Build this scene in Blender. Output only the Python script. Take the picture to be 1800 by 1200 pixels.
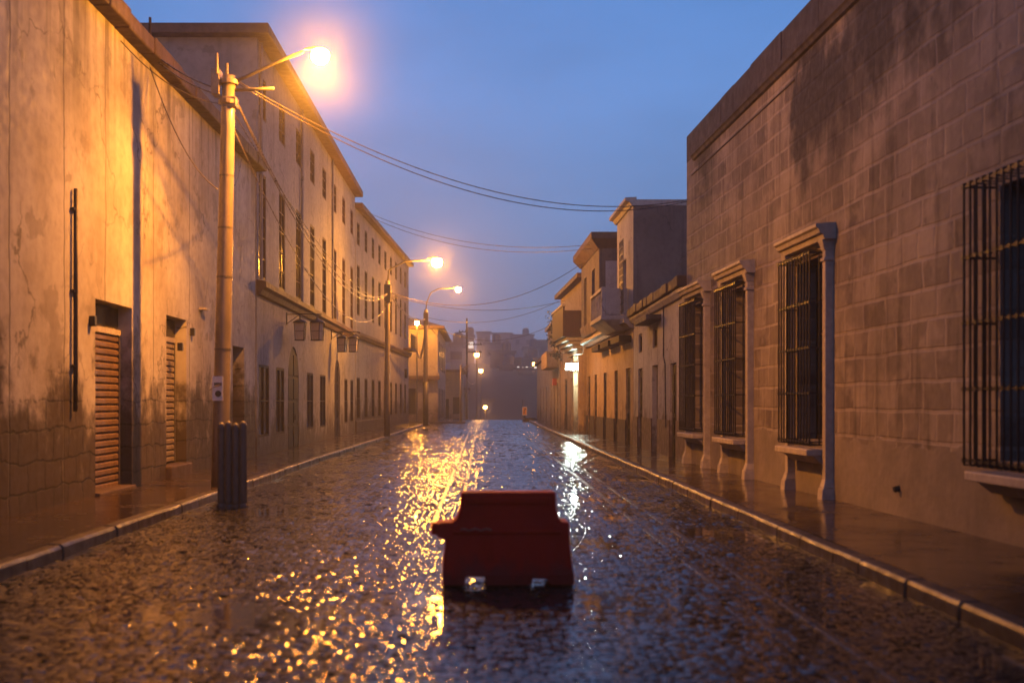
import bpy, math, random
import numpy as np
from mathutils import Vector, Matrix

for o in list(bpy.data.objects):
    bpy.data.objects.remove(o, do_unlink=True)
random.seed(11)
RS = np.random.RandomState(5)
SC = bpy.context.scene
COL = SC.collection
R = math.radians

# ------------------------------------------------------------------ camera
cam_d = bpy.data.cameras.new('camera')
cam = bpy.data.objects.new('camera', cam_d)
COL.objects.link(cam)
cam.location = (0, 0, 1.6)
cam.rotation_euler = (R(90), 0, 0)
cam_d.sensor_width = 36
cam_d.lens = 42
cam_d.shift_x = 55 / 1800
cam_d.shift_y = 105 / 1800
cam_d.clip_start = 0.1
cam_d.clip_end = 3000
cam_d.dof.use_dof = True
cam_d.dof.focus_distance = 42
cam_d.dof.aperture_fstop = 1.15
SC.camera = cam

# ------------------------------------------------------------------ world, sun, exposure
w = bpy.data.worlds.new("World")
SC.world = w
w.use_nodes = True
nt = w.node_tree
nt.nodes.clear()
W_out = nt.nodes.new('ShaderNodeOutputWorld')
W_bg = nt.nodes.new('ShaderNodeBackground')
W_bg.inputs['Strength'].default_value = 1.45
sky = nt.nodes.new('ShaderNodeTexSky')
sky.sky_type = 'NISHITA'
sky.sun_disc = False
sky.sun_elevation = R(1.0)
sky.sun_rotation = R(200)
tc = nt.nodes.new('ShaderNodeTexCoord')
sep = nt.nodes.new('ShaderNodeSeparateXYZ')
nt.links.new(tc.outputs['Generated'], sep.inputs[0])
ramp = nt.nodes.new('ShaderNodeValToRGB')
cr = ramp.color_ramp
cr.elements[0].position = 0.0
cr.elements[0].color = (0.135, 0.19, 0.325, 1)
cr.elements[1].position = 1.0
cr.elements[1].color = (0.05, 0.10, 0.26, 1)
for p, c in ((0.06, (0.13, 0.20, 0.37)), (0.15, (0.108, 0.215, 0.455)), (0.32, (0.082, 0.21, 0.52)), (0.55, (0.08, 0.165, 0.42))):
    e = cr.elements.new(p)
    e.color = (*c, 1)
nt.links.new(sep.outputs['Z'], ramp.inputs[0])
cl = nt.nodes.new('ShaderNodeTexNoise')
cl.inputs['Scale'].default_value = 2.6
cl.inputs['Detail'].default_value = 5
mp = nt.nodes.new('ShaderNodeMapping')
mp.inputs['Scale'].default_value = (1, 1, 2.6)
nt.links.new(tc.outputs['Generated'], mp.inputs[0])
nt.links.new(mp.outputs[0], cl.inputs['Vector'])
cm = nt.nodes.new('ShaderNodeMapRange')
cm.inputs[1].default_value = 0.3
cm.inputs[2].default_value = 0.7
cm.inputs[3].default_value = 0.80
cm.inputs[4].default_value = 1.14
nt.links.new(cl.outputs['Fac'], cm.inputs[0])
mul = nt.nodes.new('ShaderNodeVectorMath')
mul.operation = 'SCALE'
nt.links.new(ramp.outputs[0], mul.inputs[0])
nt.links.new(cm.outputs[0], mul.inputs['Scale'])
skm = nt.nodes.new('ShaderNodeVectorMath')
skm.operation = 'SCALE'
skm.inputs['Scale'].default_value = 0.006
nt.links.new(sky.outputs[0], skm.inputs[0])
add = nt.nodes.new('ShaderNodeVectorMath')
add.operation = 'ADD'
nt.links.new(mul.outputs[0], add.inputs[0])
nt.links.new(skm.outputs[0], add.inputs[1])
nt.links.new(add.outputs[0], W_bg.inputs['Color'])
nt.links.new(W_bg.outputs[0], W_out.inputs['Surface'])

sun_d = bpy.data.lights.new('sun', 'SUN')
sun_d.energy = 0.02
sun_d.angle = R(20)
sun_d.color = (1, 0.85, 0.75)
sun = bpy.data.objects.new('sun', sun_d)
COL.objects.link(sun)
sun.rotation_euler = (R(80), 0, R(-20))

vs = SC.view_settings
vs.view_transform = 'Standard'
vs.look = 'None'
vs.exposure = -0.12
vs.gamma = 1.0
vs.use_curve_mapping = False
cy = SC.cycles
cy.use_denoising = True
cy.max_bounces = 5
cy.diffuse_bounces = 3
cy.glossy_bounces = 3
cy.transmission_bounces = 3
cy.volume_bounces = 0
cy.caustics_reflective = False
cy.caustics_refractive = False
cy.sample_clamp_indirect = 6
cy.sample_clamp_direct = 0

SODIUM = (1.0, 0.33, 0.035)
LAMP_W = 8200

# ------------------------------------------------------------------ helpers
class MB:
    def __init__(self):
        self.v, self.f = [], []

    def quad(self, *p):
        n = len(self.v)
        self.v += [tuple(q) for q in p]
        self.f.append(tuple(range(n, n + len(p))))
        return self

    def box(self, x0, x1, y0, y1, z0, z1):
        n = len(self.v)
        self.v += [(x0, y0, z0), (x1, y0, z0), (x1, y1, z0), (x0, y1, z0), (x0, y0, z1), (x1, y0, z1), (x1, y1, z1), (x0, y1, z1)]
        self.f += [tuple(n + i for i in q) for q in ((0, 3, 2, 1), (4, 5, 6, 7), (0, 1, 5, 4), (1, 2, 6, 5), (2, 3, 7, 6), (3, 0, 4, 7))]
        return self

    def frustum(self, x0, x1, y0, y1, z0, X0, X1, Y0, Y1, z1):
        n = len(self.v)
        self.v += [(x0, y0, z0), (x1, y0, z0), (x1, y1, z0), (x0, y1, z0), (X0, Y0, z1), (X1, Y0, z1), (X1, Y1, z1), (X0, Y1, z1)]
        self.f += [tuple(n + i for i in q) for q in ((0, 3, 2, 1), (4, 5, 6, 7), (0, 1, 5, 4), (1, 2, 6, 5), (2, 3, 7, 6), (3, 0, 4, 7))]
        return self

    def tube(self, pts, r, n=8, cap=True):
        pts = [Vector(p) for p in pts]
        rs = r if isinstance(r, (list, tuple)) else [r] * len(pts)
        base = len(self.v)
        up = None
        for i, p in enumerate(pts):
            a = pts[max(0, i - 1)]
            b = pts[min(len(pts) - 1, i + 1)]
            t = (b - a).normalized()
            if up is None:
                up = Vector((0, 0, 1)) if abs(t.z) < 0.9 else Vector((1, 0, 0))
            s = t.cross(up).normalized()
            q = s.cross(t).normalized()
            up = q
            for k in range(n):
                a_ = 2 * math.pi * k / n
                self.v.append(tuple(p + (s * math.cos(a_) + q * math.sin(a_)) * rs[i]))
        for i in range(len(pts) - 1):
            for k in range(n):
                k2 = (k + 1) % n
                self.f.append((base + i * n + k, base + i * n + k2, base + (i + 1) * n + k2, base + (i + 1) * n + k))
        if cap:
            self.f.append(tuple(base + k for k in range(n))[::-1])
            self.f.append(tuple(base + (len(pts) - 1) * n + k for k in range(n)))
        return self

    def lathe(self, prof, c=(0, 0, 0), n=16, sx=1, sy=1):
        base = len(self.v)
        for r, z in prof:
            for k in range(n):
                a = 2 * math.pi * k / n
                self.v.append((c[0] + r * sx * math.cos(a), c[1] + r * sy * math.sin(a), c[2] + z))
        m = len(prof)
        for i in range(m - 1):
            for k in range(n):
                k2 = (k + 1) % n
                self.f.append((base + i * n + k, base + i * n + k2, base + (i + 1) * n + k2, base + (i + 1) * n + k))
        self.f.append(tuple(base + k for k in range(n))[::-1])
        self.f.append(tuple(base + (m - 1) * n + k for k in range(n)))
        return self

    def prism(self, poly, a, b, axis='y'):
        """poly: list of 2D points (x,z for axis y; y,z for axis x; x,y for axis z) extruded from a to b"""
        n = len(self.v)
        m = len(poly)
        def P(p, t):
            return {'y': (p[0], t, p[1]), 'x': (t, p[0], p[1]), 'z': (p[0], p[1], t)}[axis]
        self.v += [P(p, a) for p in poly] + [P(p, b) for p in poly]
        self.f.append(tuple(range(n, n + m)))
        self.f.append(tuple(range(n + 2 * m - 1, n + m - 1, -1)))
        for i in range(m):
            j = (i + 1) % m
            self.f.append((n + i, n + m + i, n + m + j, n + j))
        return self

    def build(self, name, mat, parent=None, smooth=False, bevel=0, seg=2, flat_up=False):
        me = bpy.data.meshes.new(name)
        me.from_pydata(self.v, [], self.f)
        me.update()
        import bmesh
        bm = bmesh.new()
        bm.from_mesh(me)
        bmesh.ops.recalc_face_normals(bm, faces=bm.faces)
        if flat_up:
            bmesh.ops.reverse_faces(bm, faces=[f for f in bm.faces if f.normal.z < 0])
        bm.to_mesh(me)
        bm.free()
        if smooth:
            me.polygons.foreach_set('use_smooth', [True] * len(me.polygons))
        o = bpy.data.objects.new(name, me)
        COL.objects.link(o)
        if mat:
            me.materials.append(mat)
        if parent:
            o.parent = parent
        if bevel:
            b = o.modifiers.new('bevel', 'BEVEL')
            b.width = bevel
            b.segments = seg
            b.limit_method = 'ANGLE'
            b.angle_limit = R(40)
        return o


def tag(o, label=None, cat=None, group=None, kind=None):
    if label: o['label'] = label
    if cat: o['category'] = cat
    if group: o['group'] = group
    if kind: o['kind'] = kind
    return o


def empty(name, loc, rz=0, label=None, cat=None, group=None):
    o = bpy.data.objects.new(name, None)
    o.empty_display_size = 0.3
    COL.objects.link(o)
    o.location = loc
    o.rotation_euler = (0, 0, rz)
    return tag(o, label, cat, group)


def copy_tree(o, parent=None):
    c = o.copy()
    COL.objects.link(c)
    if parent: c.parent = parent
    for ch in list(o.children):
        copy_tree(ch, c)
    return c


def place(name, p0, p1, z, label, cat, group=None):
    """Empty at p0 whose local x runs to p1, local y goes into the building; returns it and the length"""
    d = Vector((p1[0] - p0[0], p1[1] - p0[1]))
    return empty(name, (p0[0], p0[1], z), math.atan2(d.y, d.x), label, cat, group), d.length

# ------------------------------------------------------------------ materials
class NM:
    def __init__(self, name):
        self.m = bpy.data.materials.new(name)
        self.m.use_nodes = True
        self.t = self.m.node_tree
        self.b = self.t.nodes['Principled BSDF']
        self._tc = None

    def n(self, typ, **kw):
        x = self.t.nodes.new(typ)
        for k, v in kw.items():
            if k.startswith('i_'):
                x.inputs[k[2:].replace('_', ' ')].default_value = v
            else:
                setattr(x, k, v)
        return x

    def l(self, a, b):
        self.t.links.new(a, b)

    def co(self):
        if not self._tc:
            self._tc = self.n('ShaderNodeTexCoord')
        return self._tc.outputs['Object']

    def mapped(self, scale=(1, 1, 1), loc=(0, 0, 0)):
        m = self.n('ShaderNodeMapping')
        m.inputs['Scale'].default_value = scale
        m.inputs['Location'].default_value = loc
        self.l(self.co(), m.inputs[0])
        return m.outputs[0]

    def noise(self, scale, detail=4, sc=(1, 1, 1), loc=(0, 0, 0), rough=0.55):
        x = self.n('ShaderNodeTexNoise')
        x.inputs['Scale'].default_value = scale
        x.inputs['Detail'].default_value = detail
        x.inputs['Roughness'].default_value = rough
        self.l(self.mapped(sc, loc), x.inputs['Vector'])
        return x.outputs['Fac']

    def rng(self, src, a, b, c=0.0, d=1.0, smooth=False):
        x = self.n('ShaderNodeMapRange')
        if smooth: x.interpolation_type = 'SMOOTHSTEP'
        for i, v in enumerate((a, b, c, d)):
            x.inputs[i + 1].default_value = v
        self.l(src, x.inputs[0])
        return x.outputs[0]

    def math(self, op, a, b=None):
        x = self.n('ShaderNodeMath', operation=op)
        for i, v in enumerate((a, b)):
            if v is None: continue
            if hasattr(v, 'is_linked'): self.l(v, x.inputs[i])
            else: x.inputs[i].default_value = v
        return x.outputs[0]

    def mix(self, fac, a, b, mode='MIX'):
        x = self.n('ShaderNodeMix', data_type='RGBA', blend_type=mode)
        if hasattr(fac, 'is_linked'): self.l(fac, x.inputs[0])
        else: x.inputs[0].default_value = fac
        for s, v in ((x.inputs[6], a), (x.inputs[7], b)):
            if hasattr(v, 'is_linked'): self.l(v, s)
            else: s.default_value = (*v, 1)
        return x.outputs[2]

    def set(self, base=None, rough=None, metal=None, spec=None, coat=None, coat_r=None):
        for k, v in (('Base Color', base), ('Roughness', rough), ('Metallic', metal), ('Specular IOR Level', spec), ('Coat Weight', coat), ('Coat Roughness', coat_r)):
            if v is None: continue
            if hasattr(v, 'is_linked'): self.l(v, self.b.inputs[k])
            else: self.b.inputs[k].default_value = (*v, 1) if isinstance(v, tuple) else v
        return self

    def bump(self, h, strength=0.4, dist=0.02, prev=None, coat=False):
        x = self.n('ShaderNodeBump')
        x.inputs['Strength'].default_value = strength
        x.inputs['Distance'].default_value = dist
        self.l(h, x.inputs['Height'])
        if prev: self.l(prev, x.inputs['Normal'])
        self.l(x.outputs[0], self.b.inputs['Normal'])
        if coat: self.l(x.outputs[0], self.b.inputs['Coat Normal'])
        return x.outputs[0]

    def sepz(self):
        s = self.n('ShaderNodeSeparateXYZ')
        self.l(self.co(), s.inputs[0])
        return s


def plaster(name, base, dark, stain, stain_top=1.6, joints=None, streak=0.5, drip=None, masonry=False):
    """old lime plaster: blotches, rain streaks from the top, a rough dirty base course, optional panel joints"""
    m = NM(name)
    s = m.sepz()
    z = s.outputs['Z']
    big = m.noise(0.55, 5)
    col = m.mix(m.rng(big, 0.38, 0.66), base, dark)
    fine = m.noise(5.5, 6)
    col = m.mix(m.rng(fine, 0.45, 0.75, 0, 0.35), col, tuple(c * 0.62 for c in dark))
    st = m.noise(1.0, 5, (3.2, 3.2, 0.16))
    col = m.mix(m.rng(st, 0.54, 0.72, 0, streak), col, tuple(c * 0.45 for c in dark))
    # dark pocks
    pk = m.noise(2.3, 2, (2.6, 2.6, 1.0), (3, 1, 7))
    col = m.mix(m.rng(pk, 0.70, 0.76, 0, 0.55), col, tuple(c * 0.3 for c in dark))
    vz = m.n('ShaderNodeTexVoronoi', feature='DISTANCE_TO_EDGE')
    vz.inputs['Scale'].default_value = 0.55
    wv = m.n('ShaderNodeVectorMath', operation='ADD')
    wn = m.n('ShaderNodeTexNoise')
    wn.inputs['Scale'].default_value = 2.2
    wn.inputs['Detail'].default_value = 6
    m.l(m.co(), wn.inputs['Vector'])
    wsc = m.n('ShaderNodeVectorMath', operation='SCALE')
    wsc.inputs['Scale'].default_value = 0.9
    m.l(wn.outputs['Color'], wsc.inputs[0])
    m.l(m.co(), wv.inputs[0])
    m.l(wsc.outputs[0], wv.inputs[1])
    m.l(wv.outputs[0], vz.inputs['Vector'])
    ck = m.math('MULTIPLY', m.rng(vz.outputs['Distance'], .004, .014, .8, 0), m.rng(m.noise(0.7, 3, (1, 1, 1), (21, 4, 4)), .48, .60))
    col = m.mix(ck, col, tuple(c * 0.3 for c in dark))
    # patches where the lime skin has come away
    pn = m.noise(0.9, 8, (1, 1, 1.2), (31, 7, 5), 0.62)
    col = m.mix(m.rng(pn, .60, .63, 0, .55), col, tuple(c * .62 for c in dark))
    if drip:
        dn = m.noise(1.0, 5, (2.6, 2.6, 0.09), (13, 3, 1), 0.6)
        dk = m.math('MULTIPLY', m.rng(dn, 0.48, 0.62, 0, 1), m.rng(z, drip - 2.6, drip, 0, 0.85))
        col = m.mix(dk, col, tuple(c * 0.3 for c in dark))
    # stained base with a ragged edge
    rg = m.noise(1.0, 8, (1.2, 1.2, 1.0), (9, 2, 0), 0.65)
    edge = m.math('ADD', z, m.rng(rg, 0.3, 0.7, -1.1, 1.1))
    base_mask = m.rng(edge, stain_top - 0.8, stain_top + 0.5, 1.0, 0.0, True)
    n2 = m.noise(3.0, 5, (1, 1, 0.7), (4, 4, 4))
    stc = m.mix(m.rng(n2, 0.35, 0.65), stain, tuple(c * 0.4 for c in stain))
    col = m.mix(m.math('MULTIPLY', base_mask, 0.9), col, stc)
    h = m.math('ADD', m.math('MULTIPLY', fine, 0.5), m.math('MULTIPLY', base_mask, -0.6))
    if masonry:  # bare blockwork where the render is gone
        cbv = m.n('ShaderNodeCombineXYZ')
        wz = m.rng(m.noise(2.1, 4, (1, 1, 1), (3, 17, 2)), .3, .7, -.05, .05)
        m.l(m.math('ADD', s.outputs['X'], wz), cbv.inputs[0])
        m.l(m.math('ADD', z, wz), cbv.inputs[1])
        bk = m.n('ShaderNodeTexBrick')
        for k_, v_ in (('Scale', 1), ('Brick Width', .62), ('Row Height', .40), ('Mortar Size', .018), ('Mortar Smooth', .3)): bk.inputs[k_].default_value = v_
        bk.inputs['Color1'].default_value = (.25, .25, .25, 1)
        bk.inputs['Color2'].default_value = (1, 1, 1, 1)
        m.l(cbv.outputs[0], bk.inputs['Vector'])
        tint = m.mix(bk.outputs['Color'], tuple(c * .55 for c in stain), tuple(c * 1.35 for c in stain))
        col = m.mix(m.math('MULTIPLY', base_mask, .55), col, tint)
        ln_ = m.math('MULTIPLY', m.math('MULTIPLY', bk.outputs['Fac'], base_mask), .8)
        col = m.mix(ln_, col, tuple(c * .25 for c in stain))
        h = m.math('SUBTRACT', h, ln_)
    if joints:
        x = s.outputs['X']
        wob = m.rng(m.noise(1.2, 3, (1, 1, 1)), 0.3, 0.7, -0.04, 0.04)
        x = m.math('ADD', x, wob)
        for j in joints:
            d = m.math('ABSOLUTE', m.math('SUBTRACT', x, j))
            k = m.rng(d, 0.012, 0.028, 0.75, 0.0)
            col = m.mix(k, col, tuple(c * 0.25 for c in dark))
            h = m.math('SUBTRACT', h, m.math('MULTIPLY', k, 1.0))
    m.set(base=col, rough=m.rng(fine, 0.3, 0.7, 0.6, 0.9), spec=0.3)
    m.bump(h, 0.5, 0.03)
    return m.m


def ashlar(name, c1, c2, mortar, dark, plinth=1.05, brick=(0.82, 0.37), stain_at=None):
    m = NM(name)
    s = m.sepz()
    cb = m.n('ShaderNodeCombineXYZ')
    wob = m.n('ShaderNodeTexNoise')
    wob.inputs['Scale'].default_value = 1.1
    wob.inputs['Detail'].default_value = 4
    m.l(m.co(), wob.inputs['Vector'])
    zz = m.math('ADD', s.outputs['Z'], m.rng(wob.outputs['Fac'], 0.3, 0.7, -0.014, 0.014))
    w2 = m.noise(1.7, 3, (1, 1, 1), (5, 8, 2))
    xx = m.math('ADD', s.outputs['X'], m.rng(w2, 0.3, 0.7, -0.05, 0.05))
    m.l(xx, cb.inputs[0])
    m.l(zz, cb.inputs[1])
    def bt(wd, ht, ms, off):
        b = m.n('ShaderNodeTexBrick')
        b.offset = off
        b.offset_frequency = 2
        b.squash = 0.62
        b.squash_frequency = 3
        b.inputs['Scale'].default_value = 1
        b.inputs['Brick Width'].default_value = wd
        b.inputs['Row Height'].default_value = ht
        b.inputs['Mortar Size'].default_value = ms
        b.inputs['Mortar Smooth'].default_value = 0.4
        b.inputs['Bias'].default_value = 0.0
        b.inputs['Color1'].default_value = (*c1, 1)
        b.inputs['Color2'].default_value = (*c2, 1)
        b.inputs['Mortar'].default_value = (*mortar, 1)
        m.l(cb.outputs[0], b.inputs['Vector'])
        return b
    b = bt(brick[0], brick[1], 0.03, 0.5)
    b2 = bt(brick[0] * 0.55, brick[1] * 1.0, 0.004, 0.37)
    big = m.noise(0.45, 5, (1, 1, 1), (2, 5, 1))
    fine = m.noise(7, 6)
    col = m.mix(0.4, b.outputs['Color'], b2.outputs['Color'])
    col = m.mix(b.outputs['Fac'], col, mortar)
    # mortar smeared over some stones
    smear = m.noise(1.6, 5, (1, 1, 1.3), (7, 1, 3))
    col = m.mix(m.rng(smear, 0.48, 0.62, 0, 0.8), col, mortar)
    col = m.mix(m.rng(big, 0.40, 0.70, 0, 0.65), col, dark)
    stk = m.noise(1.0, 4, (4.5, 4.5, 0.35), (1, 3, 2))
    col = m.mix(m.rng(stk, 0.52, 0.70, 0, 0.6), col, tuple(c * 0.45 for c in dark))
    pk = m.noise(3.6, 3, (1.8, 1.8, 0.9), (1, 7, 7))
    col = m.mix(m.rng(pk, 0.66, 0.74, 0, 0.5), col, tuple(c * 0.35 for c in dark))
    if stain_at:
        for (sx0, sx1, sz0, sz1) in stain_at:
            rgd = m.noise(1.4, 5, (1, 1, 0.8), (6, 6, 1))
            e = m.rng(rgd, 0.3, 0.7, -0.45, 0.45)
            xa = m.math('ADD', s.outputs['X'], e)
            za = m.math('ADD', s.outputs['Z'], m.math('MULTIPLY', e, 1.3))
            k = m.math('MULTIPLY', m.math('MULTIPLY', m.rng(xa, sx0, sx0 + .35), m.rng(xa, sx1, sx1 + .9, 1, 0)),
                       m.math('MULTIPLY', m.rng(za, sz0, sz0 + .8), m.rng(za, sz1, sz1 + .4, 1, 0)))
            col = m.mix(m.math('MULTIPLY', k, 0.95), col, tuple(c * 0.33 for c in dark))
    ed = m.math('ADD', s.outputs['Z'], m.rng(m.noise(2.2, 5), 0.3, 0.7, -0.12, 0.12))
    pl = m.rng(ed, plinth - 0.02, plinth + 0.03, 1.0, 0.0)
    pcol = m.mix(m.rng(m.noise(1.5, 5, (1, 1, 1), (3, 3, 9)), 0.35, 0.7), tuple(c * 0.72 for c in mortar), tuple(c * 0.45 for c in mortar))
    col = m.mix(pl, col, pcol)
    h = m.math('MULTIPLY', m.math('SUBTRACT', 1.0, b.outputs['Fac']), m.math('SUBTRACT', 1.0, pl))
    h = m.math('ADD', h, m.math('MULTIPLY', fine, 0.9))
    h = m.math('ADD', h, m.math('MULTIPLY', pl, 1.3))
    m.set(base=col, rough=m.rng(fine, 0.3, 0.7, 0.6, 0.92), spec=0.3)
    m.bump(h, 0.6, 0.025)
    return m.m


def simple(name, c, rough=0.6, metal=0, var=0.35, scale=6, bump=0.2, dist=0.01, spec=0.5, stretch=(1, 1, 1), coat=0):
    m = NM(name)
    f = m.noise(scale, 5, stretch)
    g = m.noise(scale * 0.2, 4, stretch, (3, 1, 2))
    col = m.mix(m.rng(f, 0.35, 0.7, 0, 1), c, tuple(x * (1 - var) for x in c))
    col = m.mix(m.rng(g, 0.4, 0.7, 0, 0.6), col, tuple(x * (1 - var * 1.3) if var < .7 else x * .2 for x in c))
    m.set(base=col, rough=m.rng(f, 0.3, 0.7, max(0.03, rough - 0.1), min(1, rough + 0.12)), metal=metal, spec=spec, coat=coat)
    if bump: m.bump(f, bump, dist)
    return m.m


def emit(name, c, s):
    m = NM(name)
    m.set(base=(0.8, 0.8, 0.8))
    m.b.inputs['Emission Color'].default_value = (*c, 1)
    m.b.inputs['Emission Strength'].default_value = s
    return m.m


M = {}
M['plaster_near'] = plaster('plaster_near', (0.41, 0.38, 0.345), (0.26, 0.225, 0.19), (0.040, 0.026, 0.018), 1.8, streak=.22, joints=(19.2, 21.2, 23.1, 25.9, 28.6, 12.6), drip=7.8, masonry=True)
M['sillar'] = plaster('sillar', (0.255, 0.245, 0.245), (0.18, 0.168, 0.165), (0.06, 0.042, 0.035), 1.15, streak=0.4)
M['sillar_far'] = plaster('sillar_far', (0.28, 0.255, 0.23), (0.20, 0.18, 0.16), (0.04, 0.028, 0.022), 1.6, streak=0.35)
M['limewash'] = plaster('limewash', (0.42, 0.40, 0.38), (0.31, 0.28, 0.27), (0.12, 0.08, 0.055), 1.1, streak=0.55)
M['ochre'] = plaster('ochre', (0.40, 0.30, 0.19), (0.31, 0.22, 0.13), (0.08, 0.05, 0.035), 0.95, streak=0.5)
M['grey_render'] = plaster('grey_render', (0.13, 0.105, 0.09), (0.085, 0.068, 0.06), (0.15, 0.12, 0.10), 0.5, streak=0.9)
M['far_plaster'] = plaster('far_plaster', (0.30, 0.26, 0.215), (0.22, 0.18, 0.145), (0.09, 0.06, 0.042), 0.9)
M['ashlar'] = ashlar('ashlar', (0.265, 0.225, 0.187), (0.088, 0.069, 0.057), (0.29, 0.247, 0.207), (0.078, 0.061, 0.052), 1.05, stain_at=((8.7, 11.4, 4.9, 6.95), (11.6, 15.0, 5.5, 8.5), (1.2, 2.2, 5.8, 7.6)))
M['trim_stone'] = simple('trim_stone', (0.40, 0.35, 0.30), 0.6, 0, 0.3, 9, 0.3, 0.015)
M['coping'] = simple('coping', (0.075, 0.042, 0.027), 0.75, 0, 0.5, 4, 0.6, 0.04)
M['brown_cornice'] = simple('brown_cornice', (0.09, 0.047, 0.026), 0.7, 0, 0.4, 5, 0.4, 0.02)
M['parapet'] = simple('parapet', (0.05, 0.037, 0.032), 0.8, 0, 0.5, 4, 0.6, 0.04)
M['wood_dark'] = simple('wood_dark', (0.022, 0.013, 0.009), 0.6, 0, 0.5, 14, 0.4, 0.01, spec=.12, stretch=(5, 5, 0.5))
M['wood_brown'] = simple('wood_brown', (0.07, 0.034, 0.017), 0.6, 0, 0.4, 12, 0.4, 0.01, spec=.12, stretch=(5, 5, 0.5))
M['iron'] = simple('iron', (0.022, 0.019, 0.018), 0.4, 0.3, 0.3, 25, 0.3, 0.003)
M['rust'] = simple('rust', (0.05, 0.026, 0.014), 0.6, 0.1, 0.5, 14, 0.4, 0.004)
M['steel_grey'] = simple('steel_grey', (0.085, 0.075, 0.07), 0.55, 0.0, 0.3, 10, 0.2, 0.005)
M['concrete_pole'] = simple('concrete_pole', (0.24, 0.195, 0.145), 0.32, 0, 0.45, 6, 0.35, 0.01, stretch=(1, 1, 0.35))
M['pole_dark'] = simple('pole_dark', (0.06, 0.05, 0.045), 0.5, 0, 0.3, 8)
M['cable'] = simple('cable', (0.055, 0.045, 0.04), 0.3, 0, 0.2, 8, 0)
M['cable_pale'] = simple('cable_pale', (0.16, 0.13, 0.11), 0.3, 0, 0.2, 8, 0)
M['shutter'] = simple('shutter', (0.20, 0.125, 0.07), 0.45, 0.15, 0.4, 5, 0.2, 0.004)
M['shutter_pale'] = simple('shutter_pale', (0.32, 0.26, 0.19), 0.45, 0.1, 0.35, 5, 0.2, 0.004)
M['glass_dark'] = simple('glass_dark', (0.010, 0.010, 0.012), 0.15, 0, 0.3, 2, 0.03, 0.01, spec=.12)
M['tile_roof'] = simple('tile_roof', (0.13, 0.075, 0.05), 0.7, 0, 0.5, 6, 0.6, 0.04)
M['white_paint'] = simple('white_paint', (0.7, 0.68, 0.64), 0.5, 0, 0.25, 8, 0.2, 0.01)
M['sign_white'] = simple('sign_white', (0.75, 0.72, 0.68), 0.4, 0, 0.15, 8, 0)
M['sign_orange'] = simple('sign_orange', (0.80, 0.30, 0.04), 0.4, 0, 0.15, 8, 0)
M['sign_red'] = simple('sign_red', (0.55, 0.05, 0.03), 0.4, 0, 0.2, 8, 0)
M['black_paint'] = simple('black_paint', (0.02, 0.017, 0.015), 0.45, 0, 0.2, 8, 0)
M['frosted'] = simple('frosted', (0.5, 0.4, 0.3), 0.25, 0, 0.3, 6, 0.1, 0.005)
M['leaf'] = simple('leaf', (0.045, 0.07, 0.03), 0.45, 0, 0.5, 10, 0)
M['twig'] = simple('twig', (0.08, 0.055, 0.035), 0.8)
M['lens'] = emit('lens', (1.0, 0.34, 0.022), 1250)
M['lens_far'] = emit('lens_far', (1.0, 0.36, 0.03), 1150)
M['lens_dim'] = emit('lens_dim', (1.0, 0.40, 0.06), 90)
M['lens_white'] = emit('lens_white', (0.92, 1.0, 0.95), 9)
M['window_lit'] = emit('window_lit', (1.0, 0.8, 0.6), 1.5)
M['luminaire'] = simple('luminaire', (0.25, 0.24, 0.22), 0.4, 0.3, 0.2, 8, 0)

# worn red moulded plastic
m = NM('red_plastic')
sc_ = m.noise(9, 6, (1, 1, 0.5))
gr = m.noise(2.0, 5)
c_ = m.mix(m.rng(gr, 0.35, 0.7), (0.52, 0.016, 0.006), (0.38, 0.012, 0.005))
c_ = m.mix(m.rng(sc_, 0.60, 0.72, 0, 0.5), c_, (0.34, 0.016, 0.008))
zz_ = m.sepz().outputs['Z']
mud = m.math('MULTIPLY', m.rng(m.math('ADD', zz_, m.rng(sc_, .3, .7, -.12, .12)), 0.08, 0.24, 1, 0), 0.5)
c_ = m.mix(mud, c_, (0.035, 0.022, 0.018))
m.set(base=c_, rough=m.rng(sc_, 0.3, 0.7, 0.5, 0.75), spec=0.12)
m.bump(m.noise(3, 4), 0.25, 0.03)
M['red_plastic'] = m.m

# wet concrete pavement
m = NM('wet_pavement')
a_ = m.noise(0.8, 5)
f_ = m.noise(14, 5)
c_ = m.mix(m.rng(a_, 0.35, 0.65), (0.05, 0.032, 0.022), (0.026, 0.018, 0.014))
c_ = m.mix(m.rng(f_, 0.5, 0.7, 0, 0.5), c_, (0.03, 0.02, 0.016))
bk = m.n('ShaderNodeTexBrick')
for k_, v_ in (('Scale', 1), ('Brick Width', 1.15), ('Row Height', .72), ('Mortar Size', .012), ('Mortar Smooth', .5)): bk.inputs[k_].default_value = v_
m.l(m.co(), bk.inputs['Vector'])
c_ = m.mix(m.math('MULTIPLY', bk.outputs['Fac'], .8), c_, (0.008, 0.006, 0.005))
wet = m.math('ADD', m.rng(a_, 0.38, 0.62, 0.05, 0.20), m.rng(m.noise(3.1, 6, (1, 1, 1), (2, 2, 2)), .5, .72, 0, .22))
m.set(base=c_, rough=wet, spec=0.5)
m.bump(m.math('SUBTRACT', m.math('ADD', m.math('MULTIPLY', f_, 0.3), m.noise(1.6, 3)), m.math('MULTIPLY', bk.outputs['Fac'], .8)), 0.14, 0.03)
M['wet_pavement'] = m.m

m = NM('kerb_stone')
a_ = m.noise(4, 6)
c_ = m.mix(m.rng(a_, 0.35, 0.65), (0.055, 0.041, 0.029), (0.02, 0.015, 0.012))
m.set(base=c_, rough=m.rng(a_, 0.3, 0.7, 0.28, 0.55), spec=0.4)
m.bump(a_, 0.6, 0.03)
M['kerb'] = m.m

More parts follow.
